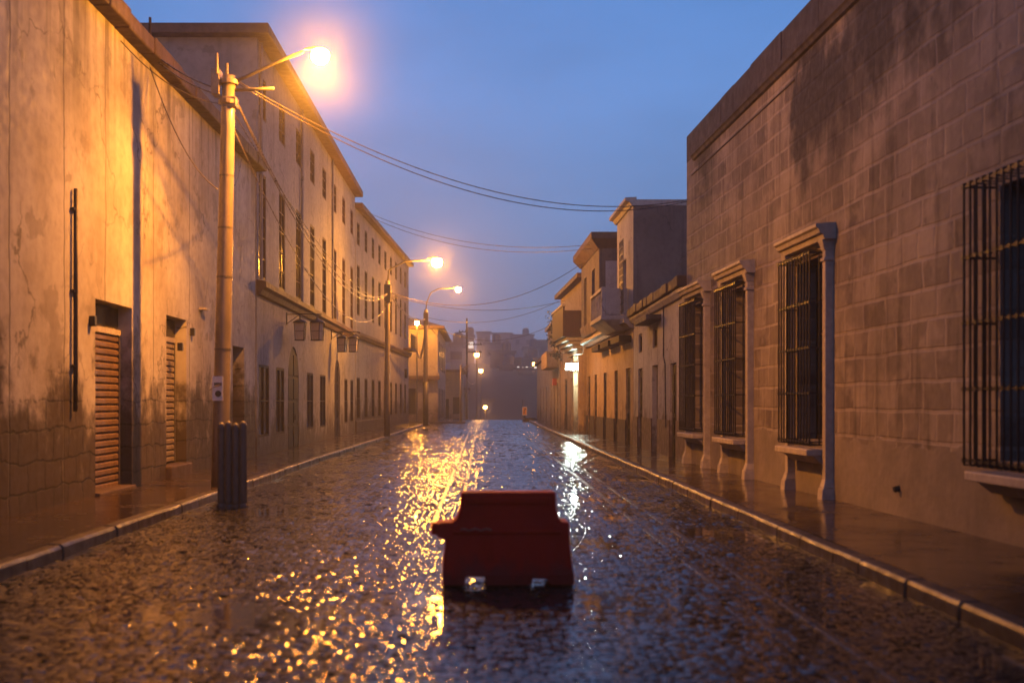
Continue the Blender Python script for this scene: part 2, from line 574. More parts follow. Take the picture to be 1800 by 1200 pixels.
m = NM('wet_setts')
at = m.n('ShaderNodeAttribute', attribute_name='tone')
f_ = m.noise(40, 4)
c_ = m.mix(at.outputs['Fac'], (0.006, 0.006, 0.007), (0.020, 0.018, 0.018))
c_ = m.mix(m.rng(f_, 0.4, 0.7, 0, 0.5), c_, (0.02, 0.018, 0.018))
m.set(base=c_, rough=m.rng(f_, 0.3, 0.7, 0.6, 0.8), spec=0.08, coat=1.0, coat_r=0.045)
m.b.inputs['Coat IOR'].default_value = 1.4
m.bump(m.math('ADD', m.math('MULTIPLY', m.noise(55, 2), .6), m.noise(14, 3)), 0.17, 0.010, coat=True)
M['setts'] = m.m

m = NM('rain_water')
m.set(base=(0.022, 0.018, 0.017), rough=0.035, spec=0.6)
m.bump(m.math('ADD', m.noise(26, 2), m.noise(5, 2)), 0.05, 0.01)
M['water'] = m.m

M['bed'] = simple('road_bed', (0.025, 0.021, 0.02), 0.3, 0, 0.4, 8, 0.4, 0.02)
M['slab'] = simple('track_slab', (0.02, 0.017, 0.016), 0.3, 0, 0.4, 7, 0.5, 0.01)
M['earth'] = simple('earth', (0.018, 0.015, 0.014), 0.9, 0, 0.5, 0.12, 0.3, 0.1)
M['hill_house'] = simple('hill_house', (0.17, 0.16, 0.16), 0.8, 0, 0.3, 0.5, 0)
M['hill_house_dark'] = simple('hill_house_dark', (0.04, 0.033, 0.03), 0.8, 0, 0.3, 0.5, 0)
M['hill_roof'] = simple('hill_roof', (0.10, 0.075, 0.07), 0.8, 0, 0.3, 0.5, 0)

# ------------------------------------------------------------------ ground, road, pavements
def ground_z(y):
    xs = (-60, 103, 112, 125, 140, 155, 165, 180, 190, 240, 300, 820)
    zs = (-0.25, -0.25, -0.9, -2.6, -3.6, -2.4, 0.6, 5.0, 6.2, 9.0, 11, 13)
    return float(np.interp(y, xs, zs))

gx = np.linspace(-300, 300, 49)
gy = np.concatenate([np.array([-45, 0, 60, 100]), np.linspace(103, 500, 50), np.array([560, 640, 720, 800])])
mb = MB()
for yy in gy:
    for xx in gx:
        bumpy = 0 if yy < 150 else 0.7 * math.sin(xx * .021 + yy * .013) + 0.4 * math.sin(xx * .07 - yy * .04)
        mb.v.append((xx, yy, ground_z(yy) + bumpy * min(1, max(0, yy - 150) / 120)))
nx = len(gx)
for j in range(len(gy) - 1):
    for i in range(nx - 1):
        mb.f.append((j * nx + i, j * nx + i + 1, (j + 1) * nx + i + 1, (j + 1) * nx + i))
tag(mb.build('ground', M['earth'], smooth=True, flat_up=True), kind='structure')

KL = lambda y: float(np.interp(y, (-10, 30, 50, 84, 110), (-4.3, -4.3, -3.98, -3.62, -3.4)))
KR = lambda y: float(np.interp(y, (-10, 60, 110), (3.5, 3.55, 3.8)))
YEND = 103.0

# bed of the road, running over the crest
mb = MB()
ys = list(np.linspace(-10, 102, 57)) + [105, 110, 118, 130, 150]
rz = lambda y: -0.045 if y < 102 else float(np.interp(y, (102, 105, 110, 118, 130, 150), (-0.045, -.12, -.42, -1.35, -2.7, -3.8)))
for y in ys:
    mb.v += [(KL(y) - 0.1, y, rz(y)), (KR(y) + 0.1, y, rz(y))]
for i in range(len(ys) - 1):
    mb.f.append((2 * i, 2 * i + 1, 2 * i + 3, 2 * i + 2))
tag(mb.build('road_bed', M['bed'], flat_up=True), kind='structure')

# setts: domed, tilted stones, in courses across the street
waves = [(RS.uniform(0.7, 3.0), RS.uniform(0, 6.28), RS.uniform(0, 6.28), RS.uniform(0.5, 1)) for _ in range(14)]
def und(x, y):
    s = 0
    for L, th, ph, a in waves:
        s = s + a * np.sin(2 * math.pi / L * (x * math.cos(th) + y * 0.55 * math.sin(th)) + ph) * min(1, L / 2)
    return 0.0034 * s

VV, FF, TT = [], [], []
base = 0
y = 3.6
while y < YEND:
    ln = 0.085 * RS.uniform(0.8, 1.25) * (.85 if y < 16 else 1.0 if y < 32 else 1.45)
    x0, x1 = KL(y), KR(y)
    wd = 0.112 * (.85 if y < 16 else 1.0 if y < 32 else 1.45)
    tk = 1.25 if y < 16 else 1.0
    n = int((x1 - x0) / wd)
    e = np.linspace(x0, x1, n + 1) + np.concatenate([[0], RS.uniform(-.03, .03, n - 1), [0]])
    xa, xb = e[:-1] + .006, e[1:] - .006
    ya = y + .006 + RS.uniform(-.006, .006, n)
    yb = y + ln - .006 + RS.uniform(-.006, .006, n)
    cx, cyy = (xa + xb) / 2, (ya + yb) / 2
    hx, hy = (xb - xa) / 2, (yb - ya) / 2
    tx, ty = np.clip(RS.standard_t(2.2, n) * .034 * tk, -.2, .2), np.clip(RS.standard_t(4, n) * .060 * (tk * .5 + .5), -.19, .19)
    near_b = np.clip(1.6 - np.hypot((cx - .24) / .62, (cyy - 10.6) / .45), 0, 1)
    hz = und(cx, cyy) * (1 - near_b) + .004 * near_b + RS.normal(0, .003, n)
    g = []
    for (u, v, dz) in ((-1, -1, -.010), (0, -1.0, -.0045), (1, -1, -.010), (-1, 0, -.004), (0, 0, 0), (1, 0, -.004), (-1, 1, -.010), (0, 1, -.0045), (1, 1, -.010)):
        k = .93 if u and v else 1
        g.append(np.stack([cx + u * hx * k, cyy + v * hy * k, hz + dz + u * hx * tx + v * hy * ty + RS.normal(0, .0011, n)], 1))
    # inner ring keeps the tops broad
    G = np.stack(g, 1)
    VV.append(G.reshape(-1, 3))
    q = np.array([(0, 1, 4, 3), (1, 2, 5, 4), (3, 4, 7, 6), (4, 5, 8, 7)])
    FF.append((base + (np.arange(n) * 9)[:, None, None] + q[None]).reshape(-1, 4))
    TT.append(np.repeat(RS.uniform(0, 1, n) ** 1.5, 9))
    base += n * 9
    y += ln
V = np.concatenate(VV)
F = np.concatenate(FF)
T = np.concatenate(TT)
me = bpy.data.meshes.new('road')
me.vertices.add(len(V))
me.vertices.foreach_set('co', V.ravel().astype(np.float32))
me.loops.add(len(F) * 4)
me.loops.foreach_set('vertex_index', F.ravel().astype(np.int32))
me.polygons.add(len(F))
me.polygons.foreach_set('loop_start', (np.arange(len(F)) * 4).astype(np.int32))
me.polygons.foreach_set('use_smooth', np.ones(len(F), dtype=bool))
me.update(calc_edges=True)
me.validate()
at_ = me.attributes.new('tone', 'FLOAT', 'POINT')
at_.data.foreach_set('value', T.astype(np.float32))
me.materials.append(M['setts'])
road = bpy.data.objects.new('road', me)
COL.objects.link(road)
tag(road, kind='structure')

mb = MB()
yy_ = np.linspace(3, 101.5, 40)
for y in yy_:
    mb.v += [(KL(y), y, -0.0125), (KR(y), y, -0.0125)]
for i in range(len(yy_) - 1):
    mb.f.append((2 * i, 2 * i + 1, 2 * i + 3, 2 * i + 2))
tag(mb.build('rain_water', M['water'], flat_up=True), kind='structure')

# smooth slab tracks let into the setts
mb = MB()
for xc in (-0.62, -0.28, 2.06, 2.40):
    y = 15.0 if xc < 0 else 4.0
    while y < 101:
        L = random.uniform(0.8, 1.3)
        dx, dz = random.uniform(-.008, .008), random.uniform(-.002, .004)
        mb.box(xc - .035 + dx, xc + .035 + dx, y, y + L - .02, -.04, -.001 + dz)
        y += L
tag(mb.build('track_slabs', M['slab'], bevel=0.008), kind='structure')

def strip(name, mat, ys, fl, fr, z):
    mb = MB()
    for y in ys:
        mb.v += [(fl(y), y, z), (fr(y), y, z)]
    for i in range(len(ys) - 1):
        mb.f.append((2 * i, 2 * i + 1, 2 * i + 3, 2 * i + 2))
    return mb.build(name, mat, flat_up=True)

tag(strip('left_pavement', M['wet_pavement'], list(np.linspace(-10, 83, 40)), lambda y: -8.5, lambda y: KL(y) - .17, .13), kind='structure')
tag(strip('right_pavement', M['wet_pavement'], list(np.linspace(-10, 103, 40)), lambda y: KR(y) + .17, lambda y: 8.5, .13), kind='structure')
mb = MB()
mb.box(-14, -1.1, 86.2, 103, -.04, .12)
tag(mb.build('corner_pavement', M['wet_pavement'], bevel=.02), kind='structure')
tag(strip('side_street', M['bed'], [82, 87], lambda y: -30, lambda y: -3.5, -.02), kind='structure')

mb = MB()
for side in (-1, 1):
    y = -6.0
    while y < (83 if side < 0 else 102):
        L = random.uniform(.75, 1.25)
        a, b = y, y + L - random.uniform(.012, .03)
        j, dz = random.uniform(-.010, .010), random.uniform(-.008, .004)
        K = KL if side < 0 else KR
        n = len(mb.v)
        prof = ((0.0, -.04), (0.008, .095 + dz), (0.03, .128 + dz), (.172, .133 + dz), (.172, -.04))
        for yy in (a, b):
            for (o_, z_) in prof:
                mb.v.append((K(yy) + side * (o_ + j), yy, z_))
        for k in range(4):
            mb.f.append((n + k, n + k + 1, n + 6 + k, n + 5 + k))
        mb.f.append(tuple(range(n, n + 5)))
        mb.f.append(tuple(range(n + 9, n + 4, -1)))
        y += L
tag(mb.build('kerb', M['kerb'], bevel=.012), kind='structure')

# ------------------------------------------------------------------ building pieces
def wall_body(W, D, H, ops, z0=0.0, y0=0.0, x0=0.0):
    """body whose street face (y=y0) is cut by openings (u0,u1,v0,v1,depth,arch)"""
    mb = MB()
    us = sorted({x0, x0 + W} | {u for o in ops for u in o[:2]})
    vs_ = sorted({z0, z0 + H} | {v for o in ops for v in o[2:4]})
    for i in range(len(us) - 1):
        for j in range(len(vs_) - 1):
            uc, vc = (us[i] + us[i + 1]) / 2, (vs_[j] + vs_[j + 1]) / 2
            if any(o[0] < uc < o[1] and o[2] < vc < o[3] for o in ops): continue
            mb.quad((us[i], y0, vs_[j]), (us[i + 1], y0, vs_[j]), (us[i + 1], y0, vs_[j + 1]), (us[i], y0, vs_[j + 1]))
    for o in ops:
        u0, u1, v0, v1, d = o[:5]
        yb = y0 + d
        mb.quad((u0, y0, v0), (u0, yb, v0), (u0, yb, v1), (u0, y0, v1))
        mb.quad((u1, y0, v0), (u1, y0, v1), (u1, yb, v1), (u1, yb, v0))
        if v0 > z0 + .01: mb.quad((u0, y0, v0), (u1, y0, v0), (u1, yb, v0), (u0, yb, v0))
        mb.quad((u0, yb, v0), (u1, yb, v0), (u1, yb, v1), (u0, yb, v1))
        if len(o) > 5 and o[5]:
            r = (u1 - u0) / 2
            pts = [(u0 + r - r * math.cos(math.pi * k / 10), v1 - r + r * math.sin(math.pi * k / 10)) for k in range(11)]
            for k in range(10):
                a, b = pts[k], pts[k + 1]
                mb.quad((a[0], y0, a[1]), (b[0], y0, b[1]), (b[0], y0, v1 - .0005), (a[0], y0, v1 - .0005))
                mb.quad((a[0], y0, a[1]), (a[0], yb - .002, a[1]), (b[0], yb - .002, b[1]), (b[0], y0, b[1]))
        else:
            mb.quad((u0, y0, v1), (u0, yb, v1), (u1, yb, v1), (u1, y0, v1))
    x1, y1, z1 = x0 + W, y0 + D, z0 + H
    mb.quad((x0, y0, z0), (x0, y0, z1), (x0, y1, z1), (x0, y1, z0))
    mb.quad((x1, y0, z0), (x1, y1, z0), (x1, y1, z1), (x1, y0, z1))
    mb.quad((x0, y1, z0), (x0, y1, z1), (x1, y1, z1), (x1, y1, z0))
    mb.quad((x0, y0, z1), (x1, y0, z1), (x1, y1, z1), (x0, y1, z1))
    return mb


def window(parent, u0, u1, v0, v1, d, mat='wood_dark', bars=(1, 3), name='window', y0=0.0, pane=True):
    y = y0 + d
    t = .07
    mb = MB()
    g = .004
    mb.box(u0 + g, u0 + t, y - .07, y - .004, v0 + g, v1 - g)
    mb.box(u1 - t, u1 - g, y - .07, y - .004, v0 + g, v1 - g)
    mb.box(u0 + t, u1 - t, y - .07, y - .004, v1 - t, v1 - g)
    mb.box(u0 + t, u1 - t, y - .07, y - .004, v0 + g, v0 + t)
    for i in range(bars[0]):
        uc = u0 + (u1 - u0) * (i + 1) / (bars[0] + 1)
        mb.box(uc - .02, uc + .02, y - .065, y - .01, v0 + t, v1 - t)
    for i in range(bars[1]):
        vc = v0 + (v1 - v0) * (i + 1) / (bars[1] + 1)
        mb.box(u0 + t, u1 - t, y - .06, y - .012, vc - .018, vc + .018)
    o = mb.build(name, M[mat], parent)
    if pane:
        MB().box(u0 + t * .6, u1 - t * .6, y - .028, y - .016, v0 + t * .6, v1 - t * .6).build('pane', M['glass_dark'], o)
    return o


def door(parent, u0, u1, v1, d, mat='wood_dark', y0=0.0, v0=0.0):
    y = y0 + d
    mb = MB()
    mid = (u0 + u1) / 2
    for a, b in ((u0 + .02, mid - .008), (mid + .008, u1 - .02)):
        mb.box(a, b, y - .06, y - .004, v0 + .02, v1 - .02)
        n = 4
        for i in range(n):
            za = v0 + .15 + (v1 - v0 - .3) * i / n
            zb = v0 + .15 + (v1 - v0 - .3) * (i + 1) / n - .1
            mb.box(a + .1, b - .1, y - .085, y - .058, za, zb)
    o = mb.build('door', M[mat], parent, bevel=.008)
    MB().tube([(mid + .06, y - .13, v0 + 1.0), (mid + .06, y - .13, v0 + 1.16)], .014, 6).build('handle', M['iron'], o)
    return o


def shutter(parent, u0, u1, v0, v1, y, mat, box_h=.3):
    mb = MB()
    n = int((v1 - v0) / .115)
    for i in range(n):
        a = v0 + (v1 - v0) * i / n
        b = v0 + (v1 - v0) * (i + 1) / n
        c = b - a
        mb.prism([(y - .05, a + .006), (y - .085, a + c * .2), (y - .085, a + c * .7), (y - .045, b - .004), (y - .03, b - .004), (y - .03, a + .006)], u0 + .05, u1 - .05, 'x')
    o = mb.build('roller_shutter', M[mat], parent)
    for a in (u0 + .01, u1 - .05): MB().box(a, a + .04, y - .10, y - .006, v0, v1).build('guide_rail', M['steel_grey'], o)
    MB().box(u0 + .01, u1 - .01, y - .11, y - .006, v1 + .003, v1 + .10).build('shutter_beam', M['trim_stone'], o)
    return o


def cornice(parent, name, mat, prof, a, b, cap=None):
    """prof: (y outwards negative, z) polygon swept from local x a to b"""
    return MB().prism(prof, a, b, 'x').build(name, mat, parent)


def ragged(mb, u0, u1, y0, y1, z0, z1, seg, amp):
    """coping made of unequal weathered stones"""
    u = u0
    while u < u1 - .01:
        L = min(u1 - u, random.uniform(seg * .6, seg * 1.5))
        e = random.uniform(-amp, amp)
        f = random.uniform(-amp, amp)
        mb.box(u + .004, u + L - .004, y0 + f, y1, z0 + e * .4, z1 + e)
        u += L
    return mb

# ------------------------------------------------------------------ left near building (rough plaster, roller shutters)
AX = -6.0
A, AW = place('plaster_building', (AX, -4), (AX, 31.8), 0, 'long old building with stained cream plaster and two roller shutters behind the street lamp', 'building')
ya = lambda d: d + 4.0
opsA = [(ya(18.6), ya(20.55), .0, 3.2, .30), (ya(22.8), ya(24.35), .35, 3.25, .32), (ya(28.9), ya(30.3), .3, 2.95, .5), (ya(9.5), ya(11.3), .0, 3.1, .3)]
wall_body(AW, 10, 7.75, opsA).build('wall', M['plaster_near'], A)
ragged(MB(), -.1, AW + .15, -.26, .35, 7.72, 8.02, 1.1, .03).build('coping', M['coping'], A, bevel=.03)
shutter(A, opsA[0][0], opsA[0][1], .02, 2.72, .30, 'shutter')
shutter(A, opsA[1][0], opsA[1][1], .38, 2.78, .32, 'shutter_pale')
shutter(A, opsA[3][0], opsA[3][1], .02, 2.6, .30, 'shutter')
door(A, opsA[2][0], opsA[2][1], 2.9, .5, 'wood_dark', v0=.3)
# transom panes above the shutters
for k in (0, 1):
    u0, u1 = opsA[k][:2]
    v = (2.86, 2.90)[k]
    MB().box(u0 + .02, u1 - .02, .23, .26, v, opsA[k][3] - .02).build('transom', M['glass_dark'], A)
MB().box(opsA[0][0] - .02, opsA[0][1] + .02, -.08, .25, -.02, .17).build('doorstep', M['coping'], A, bevel=.02)
MB().box(opsA[1][0] - .05, opsA[1][1] + .05, -.12, .25, -.02, .36).build('doorstep', M['coping'], A, bevel=.03)
# broken rain pipe
d_ = ya(17.55)
mb = MB().tube([(d_, -.05, 4.72), (d_ - .01, -.052, 3.4), (d_ - .015, -.055, 2.1), (d_ - .02, -.05, 1.45)], [.032, .034, .036, .034], 8)
o = mb.build('rain_pipe', M['rust'], A, True)
for z in (4.4, 3.2, 2.1): MB().box(d_ - .09, d_ + .08, -.06, .01, z, z + .035).build('pipe_clamp', M['iron'], o)
# small boxes by the doors
for (d, z) in ((18.35, 2.75), (24.7, 2.95), (23.7, 2.6)):
    MB().box(ya(d) - .05, ya(d) + .05, -.09, .01, z, z + .16).build('junction_box', M['iron'], A, bevel=.01)
MB().box(ya(25.6) - .16, ya(25.6) + .16, -.15, .01, 3.55, 3.6).build('ledge', M['trim_stone'], A)
# ------------------------------------------------------------------ left mansion, three storeys
BX = -6.0
B, BW = place('stone_mansion', (BX, 32.0), (BX, 57.0), 0, 'three storey pale stone mansion with brown eaves and tall narrow windows', 'building')
yb_ = lambda d: d - 32.0
ops, wins = [], []
for k in range(8):
    c = yb_(32.85 + 3.25 * k)
    ops.append((c - .55, c + .55, 4.95, 7.85, .085)); wins.append((len(ops) - 1, (1, 4)))
for k in range(8):
    c = yb_(32.85 + 3.25 * k)
    ops.append((c - .55, c + .55, 9.35, 10.5, .085)); wins.append((len(ops) - 1, (1, 2)))
for a, b in ((32.3, 33.9), (35.0, 36.5), (41.2, 42.8), (44.6, 46.2), (52.6, 53.8), (55.0, 56.2)):
    ops.append((yb_(a), yb_(b), .62, 2.6, .075)); wins.append((len(ops) - 1, (1, 1)))
ops.append((yb_(37.2), yb_(39.4), 0, 3.35, .09, True))
ops.append((yb_(49.0), yb_(51.0), 0, 3.35, .09, True))
wall_body(BW, 14, 11.35, ops).build('wall', M['sillar'], B)
for i, bars in wins:
    window(B, *ops[i][:4], ops[i][4], 'wood_brown' if i < 16 else 'wood_dark', bars)
for i in (-2, -1):
    door(B, ops[i][0], ops[i][1], ops[i][3] - .02, .09, 'wood_dark')
cornice(B, 'belt_course', M['brown_cornice'], [(.01, 4.45), (-.10, 4.47), (-.16, 4.60), (-.26, 4.66), (-.26, 4.80), (-.20, 4.83), (.01, 4.86)], -.02, BW + .02)
# hipped eave and roof
rf = MB()
ov = .38
rf.box(-ov, BW + .12, -ov, 14 + ov, 11.34, 11.62)
rf.build('eave', M['brown_cornice'], B, bevel=.03)
rf = MB()
rf.frustum(-ov + .1, BW + .05, -ov + .1, 14, 11.615, 4.5, BW - 2, 5.5, 8.5, 13.0)
rf.build('roof', M['tile_roof'], B)
for u in (BW * .31, BW * .64, .35):
    MB().tube([(u, -.06, 11.3), (u, -.06, 4.9)], .045, 6).build('rain_pipe', M['sillar'], B)
mb = MB()
for (x, z0, z1) in ((0, 8.0, 11.2),):
    pass
# end-wall conduit seen above the plaster building
MB().tube([(-.04, 2.6, 7.6), (-.04, 2.6, 10.7)], .03, 6).build('conduit', M['wood_brown'], B)
MB().tube([(-.04, 6.3, 7.6), (-.04, 6.3, 10.3)], .06, 6).build('conduit', M['wood_brown'], B)

# ------------------------------------------------------------------ left second mansion
Cc, CW = place('stone_mansion', (-5.98, 57.06), (-4.95, 82), 0, 'farther and lower pale stone mansion behind the second street lamp', 'building')
ops, wins = [], []
for k in range(9):
    c = .95 + 2.72 * k
    ops.append((c - .5, c + .5, 5.75, 8.2, .085)); wins.append((len(ops) - 1, (1, 3)))
    ops.append((c - .5, c + .5, 9.15, 10.25, .085)); wins.append((len(ops) - 1, (1, 2)))
    if k == 4: ops.append((c - .7, c + .7, 0, 3.1, .12)); dk = len(ops) - 1
    else:
        ops.append((c - .55, c + .55, .75, 2.75, .075)); wins.append((len(ops) - 1, (1, 1)))
wall_body(CW, 13, 10.85, ops).build('wall', M['sillar_far'], Cc)
for i, bars in wins: window(Cc, *ops[i][:4], ops[i][4], 'wood_dark', bars)
door(Cc, ops[dk][0], ops[dk][1], 3.05, .12)
cornice(Cc, 'belt_course', M['brown_cornice'], [(.01, 4.6), (-.14, 4.63), (-.22, 4.78), (-.22, 4.90), (.01, 4.95)], .02, CW + .02)
cornice(Cc, 'plinth', M['parapet'], [(.01, 0), (-.05, 0), (-.05, .62), (-.02, .66), (.01, .66)], .02, ops[dk][0])
MB().box(.02, CW + .2, -.34, 13.2, 10.83, 11.08).build('eave', M['brown_cornice'], Cc, bevel=.03)
MB().frustum(.1, CW + .1, -.25, 13, 11.08, 4, CW - 3, 5, 8, 12.2).build('roof', M['tile_roof'], Cc)
# balcony near the far end
bal = MB().box(CW - 3.4, CW - .2, -.55, .02, 4.97, 5.12).build('balcony', M['brown_cornice'], Cc, bevel=.02)
mb = MB()
for i in range(13):
    u = CW - 3.35 + 3.1 * i / 12
    mb.tube([(u, -.5, 5.1), (u, -.5, 6.0)], .015, 5)
mb.box(CW - 3.38, CW - .22, -.525, -.475, 6.0, 6.05)
mb.build('railing', M['iron'], bal)
MB().box(CW - 2.6, CW - 1.9, -.12, .01, 3.15, 3.75).build('notice_board', M['wood_dark'], Cc)

# ------------------------------------------------------------------ lanterns on brackets (built once, copied)
def bracket(d, z, label):
    b = empty('lantern_bracket', (BX, d, z), 0, label, 'bracket', 'iron lantern brackets on the mansion')
    return b

def lantern_parts(root):
    fr = MB()
    h = .52
    for sx in (-1, 1):
        for sy in (-1, 1):
            fr.tube([(sx * .13, sy * .13, -h), (sx * .16, sy * .16, 0)], .013, 5)
    fr.box(-.15, .15, -.15, .15, -h - .03, -h)
    for sx in (-1, 1):
        fr.tube([(sx * .145, -.145, -h / 2), (sx * .145, .145, -h / 2)], .008, 4)
        fr.tube([(-.145, sx * .145, -h / 2), (.145, sx * .145, -h / 2)], .008, 4)
    fr.build('frame', M['iron'], root)
    MB().frustum(-.115, .115, -.115, .115, -h + .002, -.145, .145, -.145, .145, -.005).build('glass', M['frosted'], root)
    MB().lathe([(.24, 0), (.22, .03), (.15, .08), (.10, .10), (.04, .13), (.02, .15), (.015, .26)], n=12).build('cap', M['iron'], root, True)

specs = ((36.9, 4.28, 'iron bracket carrying two square lanterns beside the first arched door'), (47.9, 4.38, 'iron bracket with two overlapping lanterns above the second arched door'))
lproto = None
for bi, (d, z, lab) in enumerate(specs):
    b = bracket(d, z, lab)
    MB().box(-.005, .03, -.03, .03, -.32, .06).build('wall_plate', M['iron'], b)
    MB().tube([(.02, 0, 0), (.5, 0, .015), (1.08, 0, 0)], .016, 6).tube([(.02, 0, -.28), (.3, 0, -.08), (.42, 0, 0)], .010, 5).build('bar', M['iron'], b)
    ll = (('wall end', 'outer end'))
    for k, off in enumerate(((.42, .95), (.45, .90))[bi]):
        lb = (('square iron lantern nearer the wall on the bracket by the first arched door', 'square iron lantern at the tip of the bracket by the first arched door'),
              ('square iron lantern nearer the wall above the second arched door', 'square iron lantern at the bracket tip above the second arched door'))[bi][k]
        if lproto is None:
            L_ = empty('hanging_lantern', (BX + off, d, z - .262), 0)
            lantern_parts(L_)
            lproto = L_
        else:
            L_ = copy_tree(lproto)
            L_.location = (BX + off, d, z - .262)
            L_.rotation_euler = (0, 0, R(random.uniform(-25, 25)))
        tag(L_, lb, 'lantern', 'square iron lanterns on the mansion wall')

# ------------------------------------------------------------------ left houses beyond the side street
D1, DW = place('corner_house', (-8.6, 92), (-3.3, 92), .1, 'two storey corner house with overhanging eaves beyond the side street', 'house')
ops = [(.6, 1.5, 0, 2.5, .25), (2.9, 3.6, .5, 2.5, .25), (1.0, 1.9, 4.3, 6.2, .2)]
wall_body(DW, 20, 7.1, ops).build('wall', M['far_plaster'], D1)
door(D1, .6, 1.5, 2.45, .25)
window(D1, *ops[1][:4], .25); window(D1, *ops[2][:4], .2)
MB().box(-.4, DW + .5, -.45, 20.3, 7.08, 7.28).build('eave', M['brown_cornice'], D1)
MB().frustum(-.3, DW + .4, -.35, 20, 7.28, 1.6, DW - 1.8, 3, 17, 8.1).build('roof', M['tile_roof'], D1)
MB().box(-.1, DW + .15, -.5, .02, 3.15, 3.45).build('canopy', M['brown_cornice'], D1)
MB().box(-.1, DW + .1, -.35, .02, 3.46, 3.72).build('canopy_top', M['far_plaster'], D1)
for k in range(4):
    y_ = 2.0 + 4.2 * k
    o = MB().box(DW - .02, DW + .05, y_, y_ + 1.1, 4.0, 6.2).build('window', M['wood_dark'], D1)
    MB().box(DW + .03, DW + .06, y_ + .12, y_ + .98, 4.1, 6.1).build('pane', M['glass_dark'], o)
    MB().box(DW - .02, DW + .04, y_, y_ + 1.2, .1, 2.5).build('door', M['wood_dark'], D1)

E1, EW = place('low_house', (-6, 113.2), (-1.75, 113.2), -.9, 'low lamplit ochre house with an uneven roofline past the corner house', 'house')
ops = [(2.2, 3.0, 0, 2.8, .2), (3.35, 4.0, 1.3, 2.9, .2)]
wall_body(EW, 9, 5.3, ops).build('wall', M['ochre'], E1)
door(E1, 2.2, 3.0, 2.75, .2); window(E1, *ops[1][:4], .2)
MB().box(-.2, EW + .25, -.3, 9.2, 5.28, 5.5).build('roof', M['tile_roof'], E1)
E2, EW2 = place('low_house', (-4, 124), (-1.35, 124), -2.2, 'small dim house half hidden past the ochre house on the slope', 'house')
ops = [(1.0, 1.8, 0, 2.4, .2)]
wall_body(EW2, 9, 5.0, ops).build('wall', M['far_plaster'], E2)
door(E2, 1.0, 1.8, 2.35, .2)
MB().box(-.2, EW2 + .25, -.3, 9.2, 4.98, 5.2).build('roof', M['tile_roof'], E2)

# ------------------------------------------------------------------ right near building: ashlar with caged windows
RX = lambda d: 5.78 - .0275 * d
R1, RW = place('ashlar_building', (RX(28.9), 28.9), (RX(-3), -3), 0, 'long stone block building with caged windows and carved window surrounds', 'building')
ur = lambda d: (28.9 - d) * 1.00038
wdw = [(27.4, .85, 'full'), (23.65, .85, 'full'), (18.95, .82, 'full'), (11.55, .95, 'plain'), (5.0, .95, 'plain')]
ops = [(ur(c) - h, ur(c) + h, .98, 3.85, .38) for c, h, s in wdw]
wall_body(RW, 12, 7.35, ops).build('wall', M['ashlar'], R1)
# parapet with moulding
cornice(R1, 'moulding', M['parapet'], [(.01, 7.22), (-.05, 7.24), (-.07, 7.30), (-.10, 7.33), (-.10, 7.40), (.01, 7.42)], .9, RW)
ragged(MB(), -.02, RW, -.012, .5, 7.345, 8.0, 1.6, .011).build('parapet', M['parapet'], R1, bevel=.02)
cornice(R1, 'string_course', M['parapet'], [(.01, 6.93), (-.02, 6.935), (-.02, 6.955), (.01, 6.96)], .6, 9.0)

MB().tube([(ur(15.3), -.07, .47), (ur(15.3), .02, .49)], .04, 8).build('drain_spout', M['iron'], R1)

def cage(win, u0, u1, v0, v1, out, nb, rails):
    mb = MB()
    r = .0135
    us = [u0 + (u1 - u0) * i / nb for i in range(nb + 1)]
    for u in us:
        mb.tube([(u, -out, v0), (u, -out, v1)], r, 6)
    ns = max(2, int(out / .11))
    for u in (u0, u1):
        for k in range(1, ns):
            mb.tube([(u, -out * k / ns, v0), (u, -out * k / ns, v1)], r, 6)
    for z in rails:
        mb.box(u0 - .02, u1 + .02, -out - .012, -out + .004, z - .012, z + .012)
        for u in (u0, u1):
            mb.box(u - .012, u + .012, -out, .01, z - .012, z + .012)
        for u in us:
            mb.box(u - .022, u + .022, -out - .022, -out + .016, z - .022, z + .022)
    for z in (v0, v1):
        for u in us:
            mb.tube([(u, -out, z), (u, .0, z)], .008, 4)
    return mb.build('grille', M['iron'], win)

